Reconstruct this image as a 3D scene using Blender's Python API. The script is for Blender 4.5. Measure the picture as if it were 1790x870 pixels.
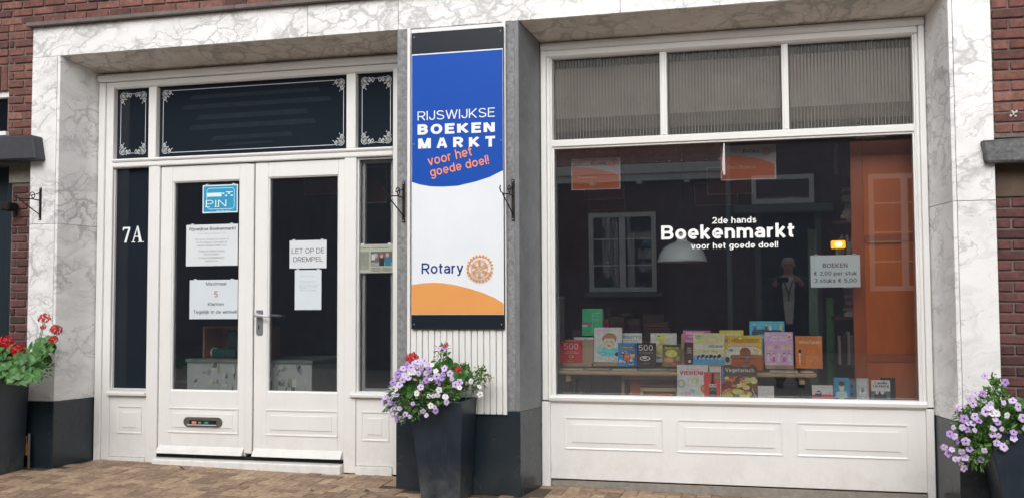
import bpy, bmesh, math, random
from mathutils import Vector, Matrix, Euler
random.seed(7)
PI = math.pi
scn = bpy.context.scene
for o in list(bpy.data.objects): bpy.data.objects.remove(o)
C = scn.collection

# ------------------------------------------------------------------ camera
cam = bpy.data.cameras.new('camera'); camo = bpy.data.objects.new('camera', cam); C.objects.link(camo)
cam.sensor_width = 36; cam.lens = 36*1800/1790; cam.clip_start = .02; cam.clip_end = 400
_y, _p, _r = math.radians(14.7125), math.radians(3.0578), math.radians(-.2636)
fwd = Vector((-math.sin(_y)*math.cos(_p), math.cos(_y)*math.cos(_p), math.sin(_p)))
rt = fwd.cross(Vector((0, 0, 1))).normalized(); up = rt.cross(fwd)
rt2 = rt*math.cos(_r)+up*math.sin(_r); up2 = -rt*math.sin(_r)+up*math.cos(_r)
CAM = Vector((0, -6.9, 1.34))
camo.matrix_world = Matrix(((rt2.x, up2.x, -fwd.x, CAM.x), (rt2.y, up2.y, -fwd.y, CAM.y), (rt2.z, up2.z, -fwd.z, CAM.z), (0, 0, 0, 1)))
scn.camera = camo

def at(px, py, Y):
    """world X, Z of the point of the plane y=Y that stands at this point of the photograph (1790x870)"""
    d = rt2*((px-895)/1800) - up2*((py-435)/1800) + fwd
    t = (Y-CAM.y)/d.y
    return CAM.x+d.x*t, CAM.z+d.z*t
def project(v):
    d = Vector(v)-CAM
    z = d.dot(fwd)
    if z < .1: return None
    return 895+1800*d.dot(rt2)/z, 435-1800*d.dot(up2)/z
def gz(x, y):
    y = max(y, -2.6)
    return .002-.0155*x+.035*y

# ------------------------------------------------------------------ world and sun
W = bpy.data.worlds.new('World'); scn.world = W; W.use_nodes = True
nt = W.node_tree; nt.nodes.clear()
wo = nt.nodes.new('ShaderNodeOutputWorld'); bg = nt.nodes.new('ShaderNodeBackground'); sky = nt.nodes.new('ShaderNodeTexSky')
sky.sky_type = 'NISHITA'; sky.sun_disc = False; sky.sun_elevation = math.radians(36); sky.sun_rotation = math.radians(178)
sky.air_density = 1; sky.dust_density = 4; sky.ozone_density = 1
hs = nt.nodes.new('ShaderNodeHueSaturation'); hs.inputs['Saturation'].default_value = .22
nt.links.new(sky.outputs[0], hs.inputs['Color']); nt.links.new(hs.outputs[0], bg.inputs[0]); bg.inputs[1].default_value = .15
nt.links.new(bg.outputs[0], wo.inputs[0])
sl = bpy.data.lights.new('sun', 'SUN'); sl.energy = .5; sl.angle = math.radians(60); sl.color = (1, .97, .93)
so = bpy.data.objects.new('sun', sl); C.objects.link(so)
_az = math.radians(178); _el = math.radians(36)
sd = Vector((math.sin(_az)*math.cos(_el), math.cos(_az)*math.cos(_el), math.sin(_el)))
so.rotation_euler = (-sd).to_track_quat('-Z', 'Y').to_euler(); so.location = (0, -8, 12)
scn.view_settings.view_transform = 'Standard'; scn.view_settings.look = 'None'; scn.view_settings.gamma = 1
scn.view_settings.exposure = .42
scn.render.engine = 'CYCLES'; scn.cycles.max_bounces = 10; scn.cycles.transparent_max_bounces = 16
scn.render.resolution_x = 1024; scn.render.resolution_y = 497

# ------------------------------------------------------------------ materials
def lin(c):
    if isinstance(c, str): c = tuple(int(c[i:i+2], 16)/255 for i in (0, 2, 4))
    return tuple((v/12.92 if v <= .04045 else ((v+.055)/1.055)**2.4) for v in c)
MC = {}
class NT:
    def __init__(s, name):
        s.m = bpy.data.materials.new(name); s.m.use_nodes = True; s.t = s.m.node_tree
        s.b = s.t.nodes['Principled BSDF']; s.out = s.t.nodes['Material Output']
    def n(s, typ, **kw):
        q = s.t.nodes.new(typ)
        for k, v in kw.items():
            if k in q.inputs: q.inputs[k].default_value = v
            else: setattr(q, k, v)
        return q
    def l(s, a, b): s.t.links.new(a, b)
    def coord(s, kind='Object', scale=(1, 1, 1)):
        tc = s.n('ShaderNodeTexCoord'); mp = s.n('ShaderNodeMapping'); mp.inputs['Scale'].default_value = scale
        s.l(tc.outputs[kind], mp.inputs[0]); return mp.outputs[0]
    def noise(s, vec, scale, detail=4, rough=.55, dist=0):
        q = s.n('ShaderNodeTexNoise'); q.inputs['Scale'].default_value = scale; q.inputs['Detail'].default_value = detail
        q.inputs['Roughness'].default_value = rough; q.inputs['Distortion'].default_value = dist; s.l(vec, q.inputs['Vector']); return q
    def ramp(s, fac, stops):
        q = s.n('ShaderNodeValToRGB'); e = q.color_ramp.elements
        while len(e) < len(stops): e.new(.5)
        for i, (p, c) in enumerate(stops):
            e[i].position = p
            if not isinstance(c, (tuple, list)): c = (c, c, c)
            e[i].color = (*c[:3], 1)
        s.l(fac, q.inputs[0]); return q.outputs[0]
    def mix(s, fac, a, b, blend='MIX'):
        q = s.n('ShaderNodeMix', data_type='RGBA', blend_type=blend)
        for sock, v in ((q.inputs[0], fac), (q.inputs[6], a), (q.inputs[7], b)):
            if hasattr(v, 'links'): s.l(v, sock)
            elif isinstance(v, (int, float)): sock.default_value = v
            else: sock.default_value = (*v[:3], 1)
        return q.outputs[2]
    def math(s, op, a, b=None, clamp=False):
        q = s.n('ShaderNodeMath', operation=op, use_clamp=clamp)
        for i, v in enumerate((a, b)):
            if v is None: continue
            if hasattr(v, 'links'): s.l(v, q.inputs[i])
            else: q.inputs[i].default_value = v
        return q.outputs[0]
    def bump(s, h, strength=.2, dist=.01):
        q = s.n('ShaderNodeBump'); q.inputs['Strength'].default_value = strength; q.inputs['Distance'].default_value = dist
        s.l(h, q.inputs['Height']); s.l(q.outputs[0], s.b.inputs['Normal'])

def plain(name, col, rough=.5, var=.08, vs=8, bump=.05, bs=60, metal=0, spec=None):
    key = (name, str(col), rough)
    if key in MC: return MC[key]
    c = lin(col); t = NT(name); v = t.coord()
    n1 = t.noise(v, vs, 5)
    hi = tuple(min(1, x*(1+var)) for x in c); lo = tuple(x*(1-var) for x in c)
    t.l(t.ramp(n1.outputs[0], [(.3, lo), (.7, hi)]), t.b.inputs['Base Color'])
    t.b.inputs['Roughness'].default_value = rough; t.b.inputs['Metallic'].default_value = metal
    if spec is not None: t.b.inputs['Specular IOR Level'].default_value = spec
    if bump: t.bump(t.noise(v, bs, 3).outputs[0], bump, .005)
    MC[key] = t.m; return t.m

def m_paint():
    t = NT('white_paint'); v = t.coord()
    n = t.noise(v, 2.3, 6, .6); g = t.noise(t.coord(scale=(14, 14, 1.2)), 3, 5, .6)
    a = t.ramp(n.outputs[0], [(.3, (.74, .74, .73)), (.7, (.80, .80, .79))])
    b = t.mix(t.ramp(g.outputs[0], [(.56, 0.), (.8, .13)]), a, (.5, .48, .43))
    # splash dirt towards the pavement
    sp = t.n('ShaderNodeSeparateXYZ'); t.l(v, sp.inputs[0])
    dn = t.noise(v, 9, 6, .7)
    low = t.math('MULTIPLY', t.ramp(sp.outputs[2], [(.1, 1.), (.42, 0.)]), t.ramp(dn.outputs[0], [(.42, 0.), (.75, .38)]))
    c = t.mix(low, b, (.42, .38, .32))
    sk = t.noise(v, 75, 2); c = t.mix(t.ramp(sk.outputs[0], [(.76, 0.), (.79, .55)]), c, (.33, .3, .27))
    t.l(c, t.b.inputs['Base Color'])
    t.b.inputs['Roughness'].default_value = .38
    t.bump(t.noise(t.coord(scale=(10, 10, 60)), 4, 4).outputs[0], .06, .003)
    return t.m
def m_marble(name='marble', warm=0):
    t = NT(name); tc = t.n('ShaderNodeTexCoord'); oi = t.n('ShaderNodeObjectInfo')
    off = t.n('ShaderNodeVectorMath', operation='SCALE'); off.inputs[3].default_value = 17
    cmb = t.n('ShaderNodeCombineXYZ'); t.l(oi.outputs['Random'], cmb.inputs[0]); t.l(oi.outputs['Random'], cmb.inputs[2]); t.l(cmb.outputs[0], off.inputs[0])
    ad = t.n('ShaderNodeVectorMath', operation='ADD'); t.l(tc.outputs['Object'], ad.inputs[0]); t.l(off.outputs[0], ad.inputs[1])
    rot = t.n('ShaderNodeMapping'); rot.inputs['Rotation'].default_value = (.15, .62, .2); rot.inputs['Scale'].default_value = (1, 1, 1.45); t.l(ad.outputs[0], rot.inputs[0])
    wn = t.noise(rot.outputs[0], 2.2, 5, .55)
    wsub = t.n('ShaderNodeVectorMath', operation='SUBTRACT'); wsub.inputs[1].default_value = (.5, .5, .5); t.l(wn.outputs['Color'], wsub.inputs[0])
    wsc = t.n('ShaderNodeVectorMath', operation='SCALE'); wsc.inputs[3].default_value = .55; t.l(wsub.outputs[0], wsc.inputs[0])
    wv = t.n('ShaderNodeVectorMath', operation='ADD'); t.l(rot.outputs[0], wv.inputs[0]); t.l(wsc.outputs[0], wv.inputs[1])
    sv = t.n('ShaderNodeMapping'); sv.inputs['Scale'].default_value = (.75, 1, 1.9); t.l(wv.outputs[0], sv.inputs[0])
    band = t.ramp(t.noise(sv.outputs[0], .95, 2, .5).outputs[0], [(.43, 0.), (.57, 1.)])
    def iso(scale, width, seed):
        of = t.n('ShaderNodeVectorMath', operation='ADD'); of.inputs[1].default_value = (seed, seed*.7, seed*1.3); t.l(sv.outputs[0], of.inputs[0])
        n_ = t.noise(of.outputs[0], scale, 6, .58, .5); q = t.math('DIVIDE', t.math('ABSOLUTE', t.math('SUBTRACT', n_.outputs[0], .5)), width)
        return t.math('SUBTRACT', 1.0, t.math('MINIMUM', q, 1.0))
    vo = t.n('ShaderNodeTexVoronoi', feature='DISTANCE_TO_EDGE'); vo.inputs['Scale'].default_value = 5.4; t.l(wv.outputs[0], vo.inputs['Vector'])
    wid = t.math('ADD', t.math('MULTIPLY', t.ramp(t.noise(rot.outputs[0], 4, 3).outputs[0], [(.35, 0.), (.68, 1.)]), .16), .018)
    cells = t.math('MULTIPLY', t.math('SUBTRACT', 1.0, t.math('MINIMUM', t.math('DIVIDE', vo.outputs['Distance'], wid), 1.0)), band)
    v1 = t.math('MULTIPLY', iso(1.5, .015, 3), .85); v2 = t.math('MULTIPLY', iso(4.0, .018, 11), t.math('ADD', t.math('MULTIPLY', band, .5), .12)); v3 = t.math('MULTIPLY', iso(1.15, .05, 23), .32)
    hz = t.noise(rot.outputs[0], 7, 8, .65)
    base = t.mix(t.ramp(t.noise(rot.outputs[0], 1.4, 3).outputs[0], [(.35, 0.), (.75, .6)]), (.84, .84, .84), (.73, .735, .74))
    base = t.mix(t.math('MULTIPLY', band, t.ramp(hz.outputs[0], [(.42, 0.), (.75, .3)])), base, (.58, .58, .57))
    grey = t.mix(hz.outputs[0], (.22, .23, .25), (.50, .495, .48))
    col = t.mix(t.math('MULTIPLY', t.math('MAXIMUM', t.math('MAXIMUM', v1, v2), v3), .7), base, grey)
    col = t.mix(t.math('MULTIPLY', cells, .75), col, grey)
    if warm:   # soffit slabs: warm light bounced off the ground multiplied into the colour
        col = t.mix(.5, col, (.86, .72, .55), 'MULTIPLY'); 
    # rusty, greyish water stains
    st = t.noise(tc.outputs['Object'], 3.1, 7, .7); col = t.mix(t.ramp(st.outputs[0], [(.58, 0.), (.8, .3)]), col, (.42, .38, .31))
    t.l(col, t.b.inputs['Base Color']); t.b.inputs['Roughness'].default_value = .32
    t.bump(hz.outputs[0], .05, .004)
    return t.m
def m_stone(name, c0, c1, scale=14, rough=.75, bump=.3, fleck=None):
    t = NT(name); v = t.coord(); n = t.noise(v, scale, 8, .65); m = t.noise(v, scale*.14, 4)
    col = t.ramp(n.outputs[0], [(.3, lin(c0)), (.7, lin(c1))])
    col = t.mix(t.ramp(m.outputs[0], [(.3, .3), (.7, 0.)]), col, tuple(x*.55 for x in lin(c0)))
    if fleck:
        f = t.noise(v, scale*5, 3); col = t.mix(t.ramp(f.outputs[0], [(.64, 0.), (.7, .6)]), col, lin(fleck))
    t.l(col, t.b.inputs['Base Color']); t.b.inputs['Roughness'].default_value = rough
    t.bump(n.outputs[0], bump, .008); return t.m
def m_granite():
    t = NT('black_granite'); v = t.coord()
    n = t.noise(v, 160, 3, .7); m = t.noise(v, 2.2, 6, .65)
    sp = t.n('ShaderNodeSeparateXYZ'); t.l(v, sp.inputs[0])
    low = t.math('MULTIPLY', t.ramp(sp.outputs[2], [(.05, 1.), (.4, .15)]), t.ramp(m.outputs[0], [(.4, 0.), (.7, .5)]))
    col = t.ramp(n.outputs[0], [(.35, (.010, .018, .026)), (.8, (.022, .036, .048))])
    t.l(t.mix(low, col, (.075, .08, .08)), t.b.inputs['Base Color'])
    t.l(t.ramp(m.outputs[0], [(.3, .16), (.75, .36)]), t.b.inputs['Roughness']); return t.m
def m_brick(name, stops, spots=True):
    t = NT(name); oi = t.n('ShaderNodeObjectInfo'); v = t.coord(); 
    ad = t.n('ShaderNodeVectorMath', operation='ADD'); cb = t.n('ShaderNodeCombineXYZ'); mu = t.math('MULTIPLY', oi.outputs['Random'], 53.)
    for i in range(3): t.l(mu, cb.inputs[i])
    t.l(v, ad.inputs[0]); t.l(cb.outputs[0], ad.inputs[1])
    n = t.noise(ad.outputs[0], 26, 8, .7); big = t.noise(ad.outputs[0], 5, 3)
    r = t.math('ADD', t.math('MULTIPLY', oi.outputs['Random'], .65), t.math('MULTIPLY', big.outputs[0], .35))
    col = t.ramp(r, [(i/(len(stops)-1)*.7+.15, lin(c)) for i, c in enumerate(stops)])
    col = t.mix(t.ramp(n.outputs[0], [(.35, .55), (.62, 0.)]), col, (.022, .014, .014))
    if spots:
        s2 = t.noise(ad.outputs[0], 38, 2); col = t.mix(t.ramp(s2.outputs[0], [(.72, 0.), (.77, .5)]), col, (.45, .4, .36))
    t.l(col, t.b.inputs['Base Color']); t.b.inputs['Roughness'].default_value = .85
    t.bump(n.outputs[0], .6, .01); return t.m
def m_glass(name='window_glass', tint=(.97, .98, .98), rough=0, refl=3.0):
    t = NT(name); t.t.nodes.remove(t.b)
    tr = t.n('ShaderNodeBsdfTransparent'); tr.inputs[0].default_value = (*tint, 1)
    gl = t.n('ShaderNodeBsdfGlossy'); gl.inputs['Roughness'].default_value = rough
    fr = t.n('ShaderNodeFresnel'); fr.inputs[0].default_value = 1.52
    mx = t.n('ShaderNodeMixShader'); f = t.math('MULTIPLY', fr.outputs[0], refl, True)
    du = t.n('ShaderNodeBsdfDiffuse'); du.inputs[0].default_value = (.40, .50, .68, 1); md_ = t.n('ShaderNodeMixShader')  # bluish diffuse film mixed in to lift dark panes like reflected haze
    dn = t.noise(t.coord(), 1.6, 6, .7); t.l(t.ramp(dn.outputs[0], [(.3, .013), (.75, .024)]), md_.inputs[0]); t.l(tr.outputs[0], md_.inputs[1]); t.l(du.outputs[0], md_.inputs[2])
    t.l(f, mx.inputs[0]); t.l(md_.outputs[0], mx.inputs[1]); t.l(gl.outputs[0], mx.inputs[2]); t.l(mx.outputs[0], t.out.inputs[0])
    return t.m
def m_wood(name, c0, c1, scale=(2, 2, 30), rough=.5):
    t = NT(name); v = t.coord(scale=scale); n = t.noise(v, 3, 6, .6, 1.2)
    t.l(t.ramp(n.outputs[0], [(.3, lin(c0)), (.7, lin(c1))]), t.b.inputs['Base Color']); t.b.inputs['Roughness'].default_value = rough
    t.bump(n.outputs[0], .08, .002); return t.m
def m_leaf(name, stops, rough=.5):
    t = NT(name); v = t.coord(); oi = t.n('ShaderNodeObjectInfo')
    n = t.noise(v, 26, 3); 
    t.l(t.ramp(n.outputs[0], [(.25+.5*i/(len(stops)-1), lin(c)) for i, c in enumerate(stops)]), t.b.inputs['Base Color'])
    t.b.inputs['Roughness'].default_value = rough
    try: t.b.inputs['Subsurface Weight'].default_value = 0
    except Exception: pass
    return t.m
GAIN = 1.0
def ink(col, rough=.5):
    key = ('ink', str(col), rough, GAIN)
    if key not in MC:
        t = NT('print'); c = lin(col); lu = sum(c)/3; gn = 1+(GAIN-1)*min(1, lu/.14); c = tuple(min(.88, x*gn) for x in c); v = t.coord(); n = t.noise(v, 3 if GAIN == 1 else 45, 3 if GAIN == 1 else 6); vr = .035 if GAIN == 1 else .2
        t.l(t.ramp(n.outputs[0], [(.3, tuple(x*(1-vr) for x in c)), (.7, tuple(min(1, x*(1+vr*.7)) for x in c))]), t.b.inputs['Base Color'])
        t.b.inputs['Roughness'].default_value = rough; t.b.inputs['Specular IOR Level'].default_value = .22; MC[key] = t.m
    return MC[key]
def m_emit(name, col, s):
    t = NT(name); t.b.inputs['Base Color'].default_value = (*lin(col), 1)
    t.b.inputs['Emission Color'].default_value = (*lin(col), 1); t.b.inputs['Emission Strength'].default_value = s; return t.m

PAINT = m_paint(); MARBLE = m_marble(); SOFFIT = m_marble('bounce_tinted_marble', 1)
GRANITE = m_granite()
BLUESTONE = m_stone('bluestone', '65676a', '9fa0a1', 30, .8, .6, 'c9caca')
BLUESTONE_D = m_stone('smooth_bluestone', '6b6e72', '83868a', 9, .5, .15, '8e9194')
COPING = m_stone('lead_coping', '5c5552', '78706c', 12, .7, .3)
CONCRETE = m_stone('concrete', '7f7b75', '9b968e', 26, .9, .5, '5b5650')
ROUGHSTONE = m_stone('rough_stone', '505254', '7c7d7e', 34, .9, 1.0, 'a9a9a8')
DARKSLAB = m_stone('painted_concrete', '34363b', '41434a', 20, .55, .25, '55585e')
MORTAR = m_stone('mortar', '6a5c57', '857973', 40, .95, .7)
BRICK = m_brick('red_brick', ['583a35', '754b43', '86594f', '92665b'])
BRICKD = m_brick('purple_brick', ['4a3231', '5d3b39', '6b4543', '744b47'], False)
PAVER = m_brick('paver_clay', ['8a7460', 'a38a72', 'b49a80', 'c2a98c'])
DARKGLASS = plain('navy_backed_glass', '20272f', .05, .05, 2, 0, spec=.3)
NAVY = plain('navy_board', '1a212b', .35, .05, 3, 0, spec=.25)
GLASS = m_glass(); IRON = plain('wrought_iron', '2b2725', .5, .3, 30, .3, metal=.6)
ALU = plain('brushed_aluminium', 'a7a9ac', .32, .05, 20, .05, metal=.9)
DARK = plain('dark_gap', '121211', .9, .1, 8, 0)
CREAM = plain('white_plastic', 'd9dce0', .3, .03)
def m_planter():
    t = NT('planter_resin'); v = t.coord(); n = t.noise(v, 5, 7, .65); f = t.noise(v, 55, 3); sp = t.n('ShaderNodeSeparateXYZ'); t.l(v, sp.inputs[0])
    col = t.ramp(n.outputs[0], [(.3, lin('18242f')), (.7, lin('23303c'))])
    low = t.math('MULTIPLY', t.ramp(sp.outputs[2], [(.0, 1.), (.3, 0.)]), t.ramp(t.noise(v, 12, 7, .75).outputs[0], [(.4, .1), (.7, .8)]))
    col = t.mix(low, col, lin('6a6a66')); col = t.mix(t.ramp(f.outputs[0], [(.70, 0.), (.75, .5)]), col, lin('59646c'))
    st = t.noise(t.coord(scale=(16, 16, 1)), 2, 5, .7); col = t.mix(t.ramp(st.outputs[0], [(.55, 0.), (.8, .4)]), col, lin('3c4850'))
    t.l(col, t.b.inputs['Base Color']); t.l(t.ramp(n.outputs[0], [(.3, .3), (.7, .5)]), t.b.inputs['Roughness']); t.bump(n.outputs[0], .12, .006); return t.m
PLANTER = m_planter()
SOIL = plain('potting_soil', '2a1f17', 1, .4, 30, .8)
PLYWOOD = m_wood('blonde_wood', 'c3a277', 'dabc90')
WOODEND = m_wood('pale_wood_stand', 'a98d6b', 'c5ad8b')
ORANGEWOOD = m_wood('orange_varnished_wood', 'a04a14', 'bc5c1a', (3, 3, .6), .35)
DARKWOOD = m_wood('brown_wood', '3b2417', '553623')
GREENPAINT = plain('green_paint', '2c5f49', .5); GREENDARK = plain('bottle_green_paint', '1d4a3a', .5)
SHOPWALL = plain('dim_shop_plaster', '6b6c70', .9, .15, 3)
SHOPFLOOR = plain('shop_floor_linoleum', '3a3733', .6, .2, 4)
PAGES = plain('paper_pages', 'd8cfbd', .8, .06, 40)
RED = plain('red_chair', 'd8642e', .6)

# ------------------------------------------------------------------ mesh helpers
class MB:
    def __init__(s): s.v = []; s.f = []; s.mi = []; s.mats = []
    def m(s, mat):
        if mat not in s.mats: s.mats.append(mat)
        return s.mats.index(mat)
    def add(s, vs, fs, mat):
        k = len(s.v); s.v += [tuple(v) for v in vs]; i = s.m(mat)
        for f in fs: s.f.append(tuple(k+q for q in f)); s.mi.append(i)
        return s
    def hexa(s, p, mat):  # 8 points: bottom 4 (ccw from below order), top 4
        return s.add(p, [(0, 3, 2, 1), (4, 5, 6, 7), (0, 1, 5, 4), (1, 2, 6, 5), (2, 3, 7, 6), (3, 0, 4, 7)], mat)
    def box(s, x0, x1, y0, y1, z0, z1, mat):
        return s.hexa([(x0, y0, z0), (x1, y0, z0), (x1, y1, z0), (x0, y1, z0), (x0, y0, z1), (x1, y0, z1), (x1, y1, z1), (x0, y1, z1)], mat)
    def prism(s, pts, z0, z1, mat):  # footprint ccw (x,y)
        n = len(pts); vs = [(x, y, z0) for x, y in pts]+[(x, y, z1) for x, y in pts]
        return s.add(vs, [tuple(reversed(range(n))), tuple(range(n, 2*n))]+[(i, (i+1) % n, n+(i+1) % n, n+i) for i in range(n)], mat)
    def xprism(s, prof, x0, x1, mat):  # profile in (y,z)
        n = len(prof); vs = [(x0, y, z) for y, z in prof]+[(x1, y, z) for y, z in prof]
        return s.add(vs, [tuple(range(n)), tuple(reversed(range(n, 2*n)))]+[(i, n+i, n+(i+1) % n, (i+1) % n) for i in range(n)], mat)
    def yprism(s, prof, y0, y1, mat):  # profile in (x,z), front y0
        n = len(prof); vs = [(x, y0, z) for x, z in prof]+[(x, y1, z) for x, z in prof]
        return s.add(vs, [tuple(range(n)), tuple(reversed(range(n, 2*n)))]+[(i, n+i, n+(i+1) % n, (i+1) % n) for i in range(n)], mat)
    def tube(s, path, r, mat, n=7, cap=True):
        path = [Vector(p) for p in path]; rs = r if isinstance(r, (list, tuple)) else [r]*len(path)
        vs = []; k = len(path); prev = None
        for i, p in enumerate(path):
            d = (path[min(i+1, k-1)]-path[max(i-1, 0)]).normalized()
            if prev is None: a = d.orthogonal().normalized()
            else:
                a = (prev-d*prev.dot(d))
                a = a.normalized() if a.length > 1e-5 else d.orthogonal().normalized()
            prev = a; b = d.cross(a)
            for j in range(n):
                t = 2*PI*j/n; vs.append(p+(a*math.cos(t)+b*math.sin(t))*rs[i])
        fs = [(i*n+j, i*n+(j+1) % n, (i+1)*n+(j+1) % n, (i+1)*n+j) for i in range(k-1) for j in range(n)]
        if cap: fs += [tuple(reversed(range(n))), tuple(range((k-1)*n, k*n))]
        return s.add(vs, fs, mat)
    def lathe(s, prof, mat, n=24, c=(0, 0, 0)):  # (r,z)
        vs = []; 
        for r, z in prof:
            for j in range(n): vs.append((c[0]+r*math.cos(2*PI*j/n), c[1]+r*math.sin(2*PI*j/n), c[2]+z))
        return s.add(vs, [(i*n+j, i*n+(j+1) % n, (i+1)*n+(j+1) % n, (i+1)*n+j) for i in range(len(prof)-1) for j in range(n)], mat)
    def ball(s, c, r, mat, n=8, m=6, sc=(1, 1, 1)):
        vs = []; fs = []
        for i in range(m+1):
            ph = PI*i/m
            for j in range(n): vs.append((c[0]+r*sc[0]*math.sin(ph)*math.cos(2*PI*j/n), c[1]+r*sc[1]*math.sin(ph)*math.sin(2*PI*j/n), c[2]+r*sc[2]*math.cos(ph)))
        for i in range(m):
            for j in range(n): fs.append((i*n+j, (i+1)*n+j, (i+1)*n+(j+1) % n, i*n+(j+1) % n))
        return s.add(vs, fs, mat)
    def mesh(s, name, bevel=0, seg=1):
        me = bpy.data.meshes.new(name); me.from_pydata(s.v, [], s.f)
        for mt in s.mats: me.materials.append(mt)
        me.polygons.foreach_set('material_index', s.mi); me.validate(); 
        if bevel:
            bm = bmesh.new(); bm.from_mesh(me)
            es = [e for e in bm.edges if len(e.link_faces) == 2 and e.calc_face_angle(0) > .6]
            bmesh.ops.bevel(bm, geom=es, offset=bevel, segments=seg, profile=.5, affect='EDGES', clamp_overlap=True)
            bm.to_mesh(me); bm.free()
        me.update(); return me
    def build(s, name, parent=None, bevel=0, smooth=False, seg=1):
        me = s.mesh(name, bevel, seg)
        if smooth: me.polygons.foreach_set('use_smooth', [True]*len(me.polygons))
        o = bpy.data.objects.new(name, me); C.objects.link(o)
        if parent: o.parent = parent
        return o
def bx(name, parent, x0, x1, y0, y1, z0, z1, mat, bevel=.0025):
    return MB().box(x0, x1, y0, y1, z0, z1, mat).build(name, parent, bevel)
def tag(o, label=None, cat=None, group=None, kind=None):
    if label: o['label'] = label
    if cat: o['category'] = cat
    if group: o['group'] = group
    if kind: o['kind'] = kind
    return o
def thing(name, label, cat, loc=(0, 0, 0), rot=(0, 0, 0), group=None):
    o = bpy.data.objects.new(name, None); C.objects.link(o); o.location = loc; o.rotation_euler = rot; o.empty_display_size = .1
    return tag(o, label, cat, group)
def struct(o): return tag(o, kind='structure')

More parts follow.
